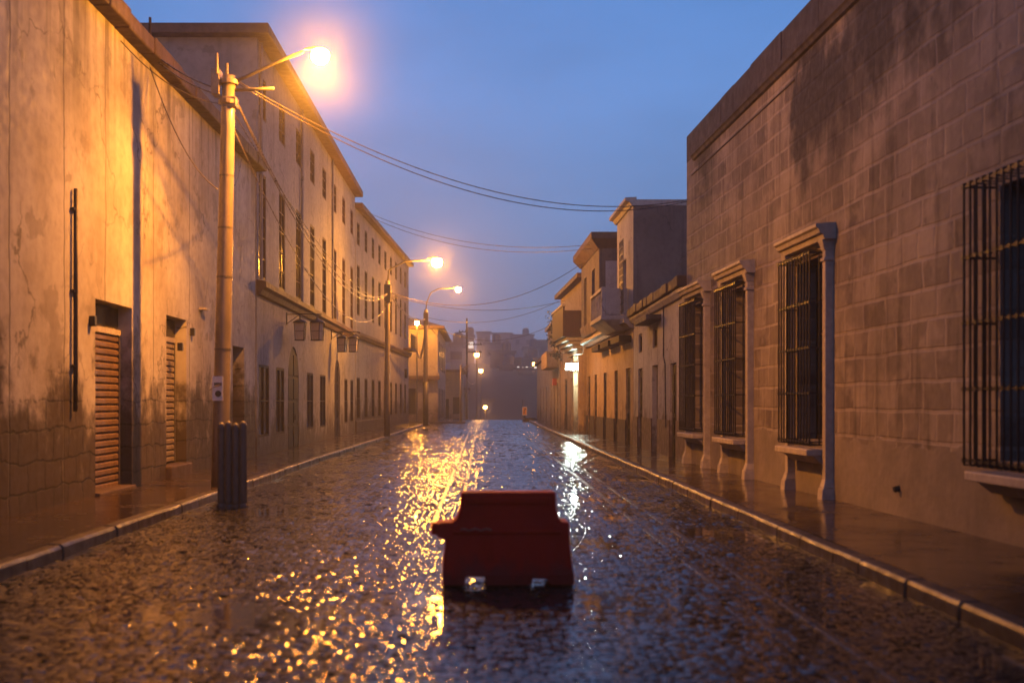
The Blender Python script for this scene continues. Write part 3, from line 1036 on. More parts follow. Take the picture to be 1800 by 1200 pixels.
for k, (c, h, s) in enumerate(wdw):
    u0, u1, v0, v1, dp = ops[k]
    win = window(R1, u0, u1, v0, v1, dp, 'wood_dark', (1, 4))
    out = .30 if s == 'full' else .34
    e = .02 if s == 'full' else .10
    cage(win, u0 - e, u1 + e, v0 - .05, v1 + .04, out, 11 if s == 'full' else 14, [v0 + (v1 - v0) * t for t in (.0, .26, .5, .74, 1.0)])
    sl = MB().box(u0 - .06, u1 + .06, -.36, .02, .77, .87)
    sl.frustum(u0, u1, -.10, .02, .64, u0 - .03, u1 + .03, -.26, .02, .772)
    sl.build('sill', M['trim_stone'], win, bevel=.015)
    if s == 'full':
        for uu in (u0 - .27, u1 + .09):
            p = MB()
            p.box(uu, uu + .15, -.13, .01, .42, 4.02)
            p.box(uu - .02, uu + .17, -.155, .01, 3.70, 3.76)
            p.frustum(uu - .005, uu + .155, -.14, .01, 3.86, uu - .04, uu + .19, -.19, .01, 4.02)
            p.frustum(uu - .04, uu + .19, -.20, .01, .10, uu - .03, uu + .18, -.18, .01, .30)
            p.frustum(uu - .03, uu + .18, -.17, .01, .30, uu, uu + .15, -.133, .01, .43)
            p.build('pilaster', M['trim_stone'], win, bevel=.012)
        a, b = u0 - .34, u1 + .34
        cn = MB()
        cn.prism([(.01, 4.02), (-.17, 4.02), (-.19, 4.09), (-.24, 4.11), (-.26, 4.17), (-.30, 4.20), (-.30, 4.25), (.01, 4.27)], a, b, 'x')
        cn.build('hood_mould', M['trim_stone'], win)
        MB().box(u0 - .09, u1 + .09, -.03, .01, 3.9, 4.02).build('lintel', M['trim_stone'], win)

# ------------------------------------------------------------------ right low white house
R2, R2W = place('low_house', (5.12, 40), (5.0, 29.0), 0, 'low whitewashed house with crumbling cornice beside the stone block building', 'house')
u2 = lambda d: 40 - d
ops = [(u2(31.7), u2(30.6), 0, 2.6, .12), (u2(35.3), u2(34.1), 0, 2.65, .2), (u2(38.7), u2(37.6), 0, 2.65, .12), (u2(35.2), u2(34.2), 3.15, 3.75, .12), (u2(38.6), u2(37.7), 3.15, 3.75, .12)]
wall_body(R2W, 9, 4.4, ops).build('wall', M['limewash'], R2)
for i in range(3): door(R2, ops[i][0], ops[i][1], ops[i][3] - .03, ops[i][4], ('wood_dark', 'wood_brown', 'wood_dark')[i])
for i in (3, 4): window(R2, *ops[i][:4], .12, 'wood_brown', (1, 0))
ragged(MB(), 0.02, R2W - .02, -.24, .4, 4.39, 4.66, .8, .035).build('cornice', M['coping'], R2, bevel=.03)
cornice(R2, 'moulding', M['limewash'], [(.01, 4.16), (-.08, 4.18), (-.15, 4.30), (-.15, 4.37), (.01, 4.37)], .05, R2W - .05)
MB().box(u2(36.3), u2(33.4), -.42, .02, 3.88, 4.04).build('ledge', M['parapet'], R2, bevel=.02)
wm = simple('wainscot', (0.14, 0.08, 0.045), .5, 0, .45, 5, .3, .02)
prev = 0.0
for o in sorted(ops[:3]) + [(R2W + .01, 0)]:
    MB().box(prev + .01, o[0] - .02, -.035, .01, 0, 1.1).build('wainscot', wm, R2)
    prev = o[1] + .02
MB().tube([(u2(32.6), -.05, 4.3), (u2(32.6), -.05, 2.8), (u2(32.3), -.05, 2.6), (u2(32.2), -.05, .9)], .02, 6).build('conduit', M['cable'], R2)

# ------------------------------------------------------------------ right balcony house with tall block
R3, R3W = place('balcony_house', (4.95, 55.9), (5.12, 40.06), 0, 'ochre lamplit house with dark wainscot, white corner balcony and tall bare end wall', 'house')
u3 = lambda d: 55.9 - d
dd = ((40.8, 41.9), (44.2, 45.2), (47.8, 48.8), (51.4, 52.4), (54.2, 55.2))
ops = [(u3(b), u3(a), 0, 2.75, .11) for a, b in dd]
wall_body(R3W, 8, 4.3, ops).build('wall', M['ochre'], R3)
for o in ops: door(R3, o[0], o[1], 2.7, .11)
prev = .02
for o in sorted(ops):
    if o[0] - prev > .1: MB().box(prev, o[0] - .03, -.03, .01, 0, .95).build('wainscot', M['parapet'], R3)
    prev = o[1] + .03
cornice(R3, 'cornice', M['trim_stone'], [(.01, 4.05), (-.12, 4.08), (-.2, 4.2), (-.32, 4.25), (-.32, 4.36), (.01, 4.40)], .05, R3W - .05)
for (a, b) in ((40.6, 43.0), (43.8, 46.4), (47.2, 49.6)):
    MB().box(u3(b), u3(a), -.42, .02, 3.62, 3.84).build('awning', M['wood_dark'], R3, bevel=.01)
# pediment
MB().prism([(u3(50.8), 4.41), (u3(45.6), 4.41), (u3(48.2), 5.05)], -.25, .1, 'y').build('pediment', M['trim_stone'], R3)
# tall block
tb = wall_body(4.3, 8, 3.75, [(R3W - 2.9, R3W - 1.8, 4.95, 6.6, .25)], 4.41, -.0, R3W - 4.35).build('upper_wall', M['limewash'], R3)
window(R3, R3W - 2.9, R3W - 1.8, 4.95, 6.6, .25)
MB().box(R3W - .051, R3W + .012, -.0, 7.9, 4.42, 8.15).build('end_wall', M['grey_render'], R3)
MB().prism([(.1, 8.16), (-.06, 8.16), (-.14, 8.28), (-.28, 8.32), (-.28, 8.42), (.1, 8.44)], R3W - 4.5, R3W + .05, 'x').box(R3W - 4.4, R3W + .02, .1, 8, 8.16, 8.36).build('upper_cornice', M['trim_stone'], R3)
# roof-access ladder cage
mb = MB()
for u in np.linspace(R3W - 1.5, R3W - .5, 5): mb.tube([(u, -.28, 4.6), (u, -.28, 7.1)], .014, 5)
for z in np.linspace(4.7, 7.1, 11): mb.box(R3W - 1.52, R3W - .48, -.295, -.265, z - .012, z + .012)
mb.build('grille', M['iron'], R3)
bc = MB().box(R3W - 5.0, R3W - 1.2, -.95, .0, 4.42, 4.58).frustum(R3W - 4.6, R3W - 1.6, -.4, .0, 4.05, R3W - 5.0, R3W - 1.2, -.9, 0, 4.42).build('balcony', M['limewash'], R3, bevel=.02)
mb = MB()
for u in (R3W - 4.95, R3W - 3.1, R3W - 1.33): mb.box(u, u + .12, -.93, -.81, 4.58, 5.55)
for u in np.linspace(R3W - 4.7, R3W - 1.5, 14): mb.lathe([(.03, 4.58), (.06, 4.75), (.03, 5.0), (.05, 5.2), (.03, 5.42)], (u, -.87, 0), 6)
mb.box(R3W - 4.97, R3W - 1.19, -.95, -.79, 5.42, 5.52)
mb.box(R3W - 1.33, R3W - 1.21, -.80, -.02, 4.6, 5.5)
mb.build('balustrade', M['limewash'], bc)

# ------------------------------------------------------------------ projecting house
R4, R4W = place('projecting_house', (4.6, 54.6), (4.68, 47.2), 4.44, 'upper storey block projecting over the street with a flared brown cornice', 'house')
ops = [(1.2, 2.4, .5, 2.6, .2), (4.6, 5.8, .5, 2.6, .2)]
wall_body(R4W, 7, 3.3, ops, 0.46).build('wall', M['grey_render'], R4)
for o in ops: window(R4, *o[:4], .2)
MB().frustum(-.05, R4W + .05, -.05, 7, 3.2, -.3, R4W + .35, -.35, 7, 3.55).box(-.3, R4W + .35, -.35, 7, 3.552, 3.8).build('cornice', M['brown_cornice'], R4)
MB().box(R4W + .003, R4W + .03, .25, .9, 1.0, 2.7).build('wall_panel', M['limewash'], R4)
MB().frustum(.1, R4W - .2, .02, 6, .03, -.02, R4W + .02, -.08, 6, .46).build('corbel', M['ochre'], R4)

# ------------------------------------------------------------------ house with wooden balcony
R5, R5W = place('timber_balcony_house', (4.55, 68), (4.85, 56.2), 0, 'house with deep timber balcony on stepped corbels above the white lamp', 'house')
u5 = lambda d: 68 - d
ops = [(u5(58.6), u5(57.0), 0, 3.0, .12), (u5(61.8), u5(60.5), 0, 2.8, .12), (u5(65.6), u5(64.2), 0, 2.8, .12), (u5(64.4), u5(63.2), 4.3, 6.3, .25)]
wall_body(R5W, 8, 7.4, ops).build('wall', M['ochre'], R5)
for o in ops[:3]: door(R5, o[0], o[1], o[3] - .04, o[4])
window(R5, *ops[3][:4], .25)
MB().box(-.1, R5W + .25, -.35, 8, 7.38, 7.62).build('cornice', M['brown_cornice'], R5, bevel=.02)
bl = MB().box(u5(62.5), u5(56.6), -.95, .02, 4.66, 4.82).box(u5(62.5), u5(56.6), -.95, -.87, 4.82, 6.1).box(u5(56.6) - .08, u5(56.6), -.87, .02, 4.82, 5.9).build('balcony', M['wood_brown'], R5, bevel=.015)
MB().box(u5(62.5) - .03, u5(56.6) + .03, -1.0, -.82, 6.1, 6.2).build('handrail', M['trim_stone'], bl)
mb = MB()
for i, (o_, z0, z1) in enumerate(((-.80, 4.48, 4.66), (-.62, 4.30, 4.48), (-.42, 4.10, 4.30), (-.22, 3.85, 4.10))):
    mb.box(u5(62.3) + i * .1, u5(56.7) - i * .1, o_, .02, z0, z1 - .003)
mb.build('corbel', M['trim_stone'], bl, bevel=.02)
MB().box(u5(59.2), u5(58.8), -.22, .02, 0, 3.8).box(u5(56.8), u5(56.4), -.22, .02, 0, 3.8).build('pilaster', M['ochre'], R5, bevel=.02)

R6, R6W = place('far_house', (4.55, 81), (4.5, 68.2), 0, 'far pale house with small stone balcony past the white lamp', 'house')
u6 = lambda d: 81 - d
ops = [(u6(70.5), u6(69.4), 0, 2.7, .12), (u6(73.8), u6(72.6), 0, 2.7, .12), (u6(77.5), u6(76.3), 0, 2.7, .12), (u6(73.6), u6(72.7), 4.3, 6.0, .25), (u6(70.3), u6(69.4), 4.3, 6.0, .25)]
wall_body(R6W, 8, 6.3, ops).build('wall', M['far_plaster'], R6)
for o in ops[:3]: door(R6, o[0], o[1], 2.65, .12)
for o in ops[3:]: window(R6, *o[:4], .25)
MB().box(-.1, R6W + .1, -.2, 8, 6.28, 6.5).build('cornice', M['trim_stone'], R6)
bl = MB().box(u6(75.6), u6(69), -.7, .02, 3.55, 3.72).box(u6(75.6), u6(69), -.7, -.6, 3.72, 4.5).box(u6(69) - .1, u6(69), -.6, .0, 3.72, 4.5).build('balcony', M['ochre'], R6, bevel=.02)
MB().box(u6(71.8), u6(70.9), -.22, .01, 2.55, 2.95).build('shop_sign', M['sign_red'], R6)
R7, R7W = place('far_house', (4.75, 101), (4.6, 81.2), 0, 'last dim house at the crest behind the road sign', 'house')
u7 = lambda d: 101 - d
ops = [(u7(84.5), u7(83.3), 0, 2.6, .12), (u7(89), u7(87.8), 0, 2.6, .12), (u7(94), u7(92.8), 0, 2.6, .12)]
wall_body(R7W, 8, 4.6, ops).build('wall', M['far_plaster'], R7)
for o in ops: door(R7, o[0], o[1], 2.55, .12)
MB().box(-.1, R7W + .1, -.25, 8, 4.58, 4.8).build('roof', M['tile_roof'], R7)

# ------------------------------------------------------------------ street lamps
def light(name, parent, loc, W, col, typ='POINT', size=165, blend=.25, r=.10):
    d = bpy.data.lights.new(name, typ)
    d.energy = W
    d.color = col
    d.shadow_soft_size = r
    if typ == 'SPOT':
        d.spot_size = R(size)
        d.spot_blend = blend
    o = bpy.data.objects.new(name, d)
    COL.objects.link(o)
    o.parent = parent
    o.location = loc
    return o


def luminaire(root, loc, dirx, diry, W, lens, s=1.0, leak=.24, size=160):
    """cobra-head luminaire at loc (root space)"""
    hd = MB()
    d = Vector((dirx, diry, 0)).normalized()
    n = Vector((-d.y, d.x, 0))
    rings = ((-.34, .035, .03), (-.26, .045, .05), (-.14, .05, .07), (-.04, .05, .06), (.06, .03, .03))
    base = 0
    for (t, rw, rh) in rings:
        for k in range(9):
            a = math.pi * k / 8
            p = Vector(loc) + d * t * s + n * math.cos(a) * rw * s + Vector((0, 0, math.sin(a) * rh * s + .115 * s))
            hd.v.append(tuple(p))
    for i in range(len(rings) - 1):
        for k in range(8):
            hd.f.append((i * 9 + k, i * 9 + k + 1, (i + 1) * 9 + k + 1, (i + 1) * 9 + k))
    hd.f.append(tuple(range(9)))
    hd.f.append(tuple(range(36, 45)))
    h = hd.build('luminaire', M['luminaire'], root, True)
    ln = MB().lathe([(.02, -.20), (.09, -.185), (.15, -.14), (.185, -.07), (.19, .0), (.16, .08), (.11, .11)], (0, 0, 0), 14)
    ln.v = [tuple(Vector(loc) + Vector(v) * s) for v in ln.v]
    l_ = ln.build('lens', M[lens], h, True)
    L0 = Vector(loc) + Vector((0, 0, -.05 * s))
    if W:
        light('lamp_light', root, L0, W * (1 - leak), SODIUM, 'SPOT', size, 1.0, .06)
    l_.visible_shadow = False  # clear glass: the lamp shines out through it
    return h

# lamp 1
S1 = empty('street_lamp', (-4.52, 20.7, .13), 0, 'tall concrete street lamp with the big glowing head and a small notice on its pole', 'street lamp', 'street lamps along the street')
def P1(z):  # pole axis
    return (.022 * z, 0, z)
mb = MB().tube([P1(z) for z in (0, 1, 2, 3.5, 5, 6.2, 7.1)], [.152, .147, .142, .134, .126, .119, .113], 20)
mb.build('pole', M['concrete_pole'], S1, True)
for z in (2.35, 3.6, 4.45, 5.35): MB().tube([P1(z), P1(z + .035)], [.146 - .006 * z + .012] * 2, 20).build('band', M['steel_grey'], S1)
mb = MB()
mb.tube([P1(6.6), P1(6.68)], .17, 16).tube([P1(6.95), P1(7.03)], .165, 16)
mb.box(-.12, .02, -.16, .16, 6.75, 7.2).box(.05, .30, -.12, .12, 6.55, 6.72)
mb.tube([(-.02, -.15, 7.1), (-.02, -.15, 7.45)], .03, 8).tube([(.1, .1, 7.0), (.1, .1, 7.35)], .03, 8)
mb.build('pole_head', M['concrete_pole'], S1, bevel=.01)
lx, ly, lz = -2.76 + 4.52, -.15, 7.55 - .13
mb = MB().tube([(.14, 0, 6.95), (.5, -.03, 7.1), (1.0, -.08, 7.32), (lx - .3, -.13, lz + .06)], .032, 8)
mb.tube([(.15, 0, 6.85), (.95, -.05, 6.87)], .03, 6)
mb.build('arm', M['steel_grey'], S1, True)
luminaire(S1, (lx, ly, lz), 1, -.08, LAMP_W, 'lens', .82)
pl = MB().box(-.09, .09, -.175, -.155, 1.48, 1.90).build('notice', M['sign_white'], S1)
MB().lathe([(.055, -.003), (.055, .003)], (0, 0, 0), 14).build('notice_mark', M['black_paint'], pl)
pl.children[0].rotation_euler = (R(90), 0, 0)
pl.children[0].location = (.01, -.178, 1.60)
MB().box(-.06, .07, -.182, -.176, 1.74, 1.79).build('notice_bar', M['steel_grey'], pl)
mb = MB().tube([(-.16, -.1, 1.66), (-.05, -.19, 1.72), (.04, -.19, 1.74)], .008, 5)
mb.build('wire_tie', M['cable_pale'], S1)

# lamps 2, 3
def swan_lamp(loc, lean, H, head, lab, W, lens, s=1.0, rb=.10, group='street lamps along the street', mat='concrete_pole', dark=False):
    S = empty('street_lamp', loc, 0, lab, 'street lamp', group)
    h = Vector(head) - Vector(loc)
    pts = [(lean * z, 0, z) for z in np.linspace(0, H, 6)]
    MB().tube(pts, [rb * (1.15 - .35 * i / 5) for i in range(6)], 12).build('pole', M[mat], S, True)
    if dark:
        MB().tube([(0, 0, .02), (lean * 2.6, 0, 2.6)], rb * 1.22, 12).build('pole_sleeve', M['pole_dark'], S, True)
    tx = lean * H
    MB().box(tx - .14, tx + .14, -.14, .14, H - .9, H - .15).build('pole_box', M['pole_dark'], S, bevel=.02)
    MB().tube([(tx, 0, H - .1), (tx + .05, 0, H + .45), (tx + .3, 0, h.z - .2), (tx + .75, 0, h.z + .03), (h.x - .25 * s, h.y, h.z + .06)], .035, 8).build('arm', M['steel_grey'], S, True)
    luminaire(S, tuple(h), 1, 0, W, lens, s)
    return S

swan_lamp((-3.92, 50, .13), .004, 6.5, (-1.83, 50, 7.43), 'second street lamp in front of the lower stone mansion', 2400, 'lens_far', 1.2, .12)
swan_lamp((-3.28, 71, .13), .003, 6.9, (-1.33, 71, 8.25), 'third street lamp with a dark lower pole in front of the corner house', 2000, 'lens_far', .95, .14, dark=True)
S4 = empty('street_lamp', (-4.78, 89.5, .12), 0, 'thin street lamp rising before the eaves of the corner house', 'street lamp', 'street lamps along the street')
MB().tube([(0, 0, 0), (0, 0, 7.3)], [.07, .05], 8).build('pole', M['steel_grey'], S4)
luminaire(S4, (0, -.1, 7.35), 0, -1, 1800, 'lens_far', .9, .4)

def far_lamp(x, y, z, W, lab, s=1.4):
    S = empty('street_lamp', (x, y, ground_z(y)), 0, lab, 'street lamp', 'far street lamps across the valley')
    h = z - ground_z(y)
    MB().tube([(0, .1, 0), (0, .1, h)], .09, 6).build('pole', M['steel_grey'], S)
    luminaire(S, (0, 0, h), 0, -1, W, 'lens_dim', s, .6)

def px(x, y, d):
    return ((x - 845) / 2100 * d, d, 1.6 + (705 - y) / 2100 * d)

for (x, y, d, W, lab, s) in ((838, 623, 135, 900, 'bright far street lamp below the distant utility pole', 1.5), (845, 651, 152, 500, 'far street lamp low in the mist under the brightest far one', 1.5),
                             (853, 715, 160, 250, 'lowest far street lamp just over the crest of the road', 1.4), (938, 639, 200, 300, 'far street lamp by the hillside houses near the road sign', 1.5)):
    far_lamp(*px(x, y, d), W, lab, s)

# white lamp on the timber balcony house
p = px(1008, 645, 58.5)
WL = empty('wall_lamp', (4.78, 58.5, p[2]), 0, 'bright white lamp box hanging out from the timber balcony house', 'lamp')
wl = p[0] - 4.78
MB().tube([(.02, 0, .35), (wl + .1, 0, .35)], .02, 6).tube([(wl + .3, 0, .36), (wl + .3, 0, .18)], .012, 5).tube([(wl - .1, 0, .36), (wl - .1, 0, .18)], .012, 5).build('bracket', M['iron'], WL)
MB().box(wl - .42, wl + .42, -.06, .06, -.16, .19).build('housing', M['white_paint'], WL, bevel=.02)
MB().box(wl - .39, wl + .39, -.075, -.055, -.14, .17).build('light_panel', M['lens_white'], WL)
light('lamp_light', WL, (wl, -.25, 0), 420, (.80, 1.0, .85), 'POINT', r=.15)

# ------------------------------------------------------------------ poles past the corner
def post(name, x, y, z0, h, r, lab, mat='concrete_pole', arms=(), cat='pole'):
    S = empty(name, (x, y, z0), 0, lab, cat)
    MB().tube([(0, 0, 0), (0, 0, h)], [r, r * .75], 8).build('pole', M[mat], S, True)
    for (z, w_) in arms:
        MB().box(-.1, w_, -.05, .05, z, z + .1).build('crossarm', M['wood_dark'], S)
        mb = MB()
        for k in (.15, .5, .9): mb.lathe([(.04, 0), (.06, .06), (.03, .14)], (w_ * k, 0, z + .1), 6)
        mb.build('insulator', M['steel_grey'], S)
    return S

post('utility_pole', -1.5, 90, .12, 4.2, .10, 'short pale pole with a cable bunch standing on the corner pavement')
post('utility_pole', -1.18, 100, .12, 3.5, .09, 'thin lamplit pole at the far edge of the corner pavement')
post('utility_pole', -1.37, 118, -1.2, 11.0, .11, 'tall utility pole with crossarms rising behind the low houses', 'wood_dark', ((7.6, 1.5), (8.35, 1.5), (9.6, -.8)))
mb = MB()
for k in range(22):
    c = Vector((-1.5 + random.uniform(-.1, .5), 90 + random.uniform(-.1, .1), 4.2 + random.uniform(-.35, .12)))
    mb.tube([c, c + Vector((random.uniform(-.1, .35), 0, random.uniform(-.15, .1)))], .025, 5)
tag(mb.build('cable_bunch', M['cable_pale']), 'tangled pale cable ends at the top of the short pole', 'cables')

# ------------------------------------------------------------------ cables
def cable(name, a, b, sag, r, lab, mat='cable', cat='cable', group=None, strands=1, gap=.12, pts=28):
    mb = MB()
    a, b = Vector(a), Vector(b)
    for s in range(strands):
        L = []
        for i in range(pts + 1):
            t = i / pts
            p = a.lerp(b, t)
            k = sag * (1 + .10 * s)
            p.z -= 4 * k * t * (1 - t) + s * gap * .25
            p.y += s * gap * .4
            L.append(p)
        mb.tube(L, r, 5)
    return tag(mb.build(name, M[mat], smooth=True), lab, cat, group)

cable('overhead_cable', (-4.3, 20.75, 7.2), (RX(28.85) + .02, 28.85, 6.46), .90, .010, 'long double cable sagging across the sky from big lamp pole to stone block building', strands=2, gap=.12)
cable('overhead_cable', (-4.36, 20.85, 7.05), (-3.9, 49.9, 6.1), 1.35, .014, 'thick cable bundle swagging low between the first and second lamp poles', 'cable_pale', strands=2)
cable('overhead_cable', (-4.38, 20.85, 6.75), (-3.95, 49.9, 5.75), .75, .010, 'upper single cable strung between the first and second lamp poles')
cable('overhead_cable', (-4.38, 20.85, 6.5), (-3.95, 49.9, 5.5), 1.75, .011, 'lowest and slackest cable between the first and second lamp poles', 'cable_pale')
cable('overhead_cable', (-5.9, 58.5, 11.0), (4.6, 48.0, 7.9), .75, .013, 'pair of faint high cables from the lower mansion eaves to the projecting house', strands=2, gap=.5)
cable('overhead_cable', (-3.9, 50.1, 6.2), (4.55, 53.0, 7.75), 1.15, .014, 'dark cable rising from the second lamp pole to the projecting house')
cable('overhead_cable', (-3.9, 50.1, 6.05), (4.0, 57.0, 6.4), .55, .013, 'flat cable from the second lamp pole to the timber balcony')
cable('overhead_cable', (-3.28, 71, 6.6), (4.45, 68.3, 7.3), .7, .014, 'cable from the third lamp pole to the pale far house')
cable('overhead_cable', (-3.28, 71, 6.3), (4.45, 69.0, 6.2), 1.1, .014, 'slack low cable crossing the street beyond the third lamp pole')
cable('overhead_cable', (-3.92, 50, 6.3), (-3.28, 71, 6.5), .5, .02, 'short cable bundle between the second and third lamp poles', 'cable_pale', strands=2)
cable('overhead_cable', (-3.28, 71, 6.3), (-4.7, 89.4, 5.4), 1.0, .03, 'lamplit cable bundle drooping from the third lamp pole toward the corner house', 'cable_pale', strands=3)
cable('overhead_cable', (-4.5, 20.7, 7.0), (-6.0, 21.6, 7.95), .10, .016, 'twin short cable from the big lamp pole to the plaster building coping', strands=2, gap=.3)
cable('overhead_cable', (-4.5, 20.7, 6.75), (-6.0, 19.9, 7.6), .22, .010, 'short slack wire from the big lamp pole to the plaster building wall')
cable('drop_wire', (-5.95, 21.5, 7.6), (-4.6, 20.9, 5.3), .35, .010, 'drooping wire between the coping and the middle of the big lamp pole')
cable('drop_wire', (-5.9, 29.5, 7.6), (-4.55, 20.95, 5.6), .5, .010, 'wire running back from the big lamp pole to the far end of the plaster building')
cable('overhead_cable', (-1.5, 90, 4.3), (-.72, 150, 4.0), .7, .025, 'faint cable leading from the short pole down into the valley', 'cable_pale')
cable('overhead_cable', (-1.37, 118, 7.3), (-3.28, 71, 6.4), 1.0, .02, 'thin cable from the third lamp pole to the tall utility pole')

# small bracket with pole on coping
BP = empty('roof_bracket', (-5.95, 21.5, 8.0), 0, 'small upright cable bracket on the plaster building coping', 'bracket')
MB().tube([(0, 0, 0), (0, 0, .5)], .025, 6).build('upright', M['wood_dark'], BP)
MB().box(-.14, .14, -.05, .05, .02, .07).build('base_plate', M['iron'], BP)

# ------------------------------------------------------------------ red road barrier
BR = empty('road_barrier', (.235, 10.55, 0.0), R(2), 'red plastic water filled barrier standing in the middle of the road', 'barrier')
def ring(hx, hy, z, x_off=0):
    return [(-hx + x_off, -hy, z), (hx + x_off, -hy, z), (hx + x_off, hy, z), (-hx + x_off, hy, z)]
mb = MB()
# lower body profile: feet flare, mid block, shoulders, narrower upper block
lev = [(.545, .21, .12), (.54, .205, .20), (.525, .19, .36), (.52, .175, .52), (.52, .165, .545)]
for i in range(len(lev) - 1):
    a, b = lev[i], lev[i + 1]
    mb.frustum(-a[0], a[0], -a[1], a[1], a[2], -b[0], b[0], -b[1], b[1], b[2] - .0004)
body = None
mb2 = MB()
prof = [(-.55, .012), (-.55, .10), (-.545, .20), (-.525, .36), (-.53, .40), (-.595, .42), (-.60, .53), (-.56, .545), (-.47, .545), (-.43, .58), (-.40, .66), (-.395, .79), (-.385, .805),
        (.395, .805), (.405, .79), (.405, .66), (.43, .58), (.45, .55), (.51, .545), (.515, .53), (.515, .36), (.53, .20), (.545, .10), (.545, .012), (.34, .012), (.325, .06), (.20, .066), (.185, .012), (-.185, .012), (-.195, .082), (-.355, .086), (-.37, .012)]
def thick(z):
    return float(np.interp(z, (0, .12, .20, .50, .56, .80), (.235, .225, .20, .145, .13, .105)))
me_v, me_f = [], []
n = len(prof)
for s in (-1, 1):
    for (x, z) in prof:
        me_v.append((x, s * thick(z), z))
# front/back as fan-free ngon grids: split the outline in horizontal bands for clean shading
mb2.v = me_v
import bmesh as _bm
for i in range(n):
    j = (i + 1) % n
    mb2.f.append((i, j, n + j, n + i))
from mathutils.geometry import tessellate_polygon
tri = tessellate_polygon([[Vector((x, z, 0)) for x, z in prof]])
for t in tri:
    mb2.f.append(tuple(t))
    mb2.f.append(tuple(n + k for k in t))
mb2.build('body', M['red_plastic'], BR, bevel=.018, seg=3)
BR.scale = (1.04, 1, 1)
# recessed band and raised rib on the face
MB().box(-.36, .36, -.128, -.10, .70, .76).build('rib', M['red_plastic'], BR, bevel=.01)
MB().box(-.46, .44, -.168, -.14, .445, .475).build('rib', M['red_plastic'], BR, bevel=.01)
MB().tube([(-.60, -.02, .43), (-.60, -.02, .535)], .05, 10).build('hinge_lug', M['red_plastic'], BR, bevel=.008)
mb = MB()
xs_ = np.linspace(-.40, -.14, 14)
mb.tube([(x, -.172 - .006 * math.sin(i * 1.9), .487 + .008 * math.sin(i * 1.3)) for i, x in enumerate(xs_)], .008, 5)
mb.build('tape', simple('tape', (.5, .12, .07), .4, 0, .3, 9, 0), BR)

# ------------------------------------------------------------------ grey pipe guard in front of the lamp pole
GD = empty('pipe_guard', (-3.76, 18.1, 0), R(-4), 'grey ribbed metal guard of upright pipes by the kerb before the lamp pole', 'guard')
mb = MB()
for i in range(4):
    x = -.168 + .112 * i
    y_ = -.03 * math.cos((i - 1.5) * .8)
    dz = (.0, .02, -.01, .02)[i]
    PG = MB().lathe([(.058, .02), (.06, .1), (.06, 1.20 + dz), (.052, 1.245 + dz), (.032, 1.275 + dz), (.01, 1.285 + dz)], (x, y_, 0), 14)
    PG.build('pipe', M['steel_grey'], GD, True)
MB().box(-.22, .22, -.005, .03, .20, .26).box(-.22, .22, -.005, .03, .95, 1.01).build('strap', M['steel_grey'], GD)
mb = MB()
for i in range(4):
    x = -.168 + .112 * i
    mb.lathe([(.075, 0), (.075, .03), (.062, .07)], (x, -.02, -.01), 10)
mb.build('foot', M['steel_grey'], GD)

# ------------------------------------------------------------------ road sign on the right, kerb block
p = px(921, 738, 96)
SG = empty('road_sign', (px(918.5, 738, 96)[0], 96, 0), 0, 'small orange road sign with a curved arrow on a post at the crest', 'sign')
MB().tube([(0, 0, -.1), (0, 0, 1.75)], .03, 8).build('post', M['steel_grey'], SG)
MB().box(-.02, .36, -.06, -.03, .48, 1.16).build('board', M['sign_white'], SG, bevel=.01)
MB().box(.02, .32, -.066, -.0605, .53, 1.11).build('face', M['sign_orange'], SG)
ar = MB()
ar.box(.10, .15, -.074, -.068, .60, .85)
ar.prism([(.10, .85), (.15, .85), (.22, .95), (.25, .92), (.27, 1.04), (.15, 1.03), (.18, .99)], -.074, -.068, 'y')
ar.build('arrow', M['black_paint'], SG)
MB().box(.10, .24, -.05, .05, .0, .45).build('base', M['iron'], SG, bevel=.02)
KB = MB().box(-.55, .55, -.35, .35, 0, .22).frustum(-.5, .5, -.3, .3, .22, -.35, .35, -.2, .2, .32).build('concrete_block', M['wood_dark'], bevel=.04)
KB.location = (px(932, 742, 93)[0], 93, 0)
tag(KB, 'dark low concrete block beside the road sign at the road edge', 'block')
# small kerbside bollard stub on the right kerb
# ------------------------------------------------------------------ climbing plant on the far right houses
TP = empty('wall_plant', (4.1, 67, 3.9), 0, 'straggly leafy plant leaning out from the timber balcony house against the sky', 'plant')
st, lf = MB(), MB()
rr = random.Random(4)
for k in range(26):
    a = Vector((.45, 0, rr.uniform(-.2, 2.2)))
    b = a + Vector((-rr.uniform(.3, .8), rr.uniform(-.6, .6), rr.uniform(-.1, .7)))
    mid = a.lerp(b, .5) + Vector((0, 0, .12))
    st.tube([a, mid, b], [.02, .014, .006], 4)
    for j in range(26):
        c = a.lerp(b, rr.uniform(.3, 1.1)) + Vector((rr.uniform(-.12, .12), rr.uniform(-.2, .2), rr.uniform(-.14, .14)))
        u = Vector((rr.uniform(-1, 1), rr.uniform(-1, 1), rr.uniform(-1, 1))).normalized() * rr.uniform(.05, .09)
        v = Vector((rr.uniform(-1, 1), rr.uniform(-1, 1), rr.uniform(-1, 1))).normalized() * rr.uniform(.04, .06)
        lf.quad(c - u, c + v, c + u, c - v)
st.tube([(.5, 0, -.6), (.48, 0, 1), (.45, 0, 2.3)], [.05, .04, .02], 6)
st.build('stem', M['twig'], TP)
lf.build('foliage', M['leaf'], TP)

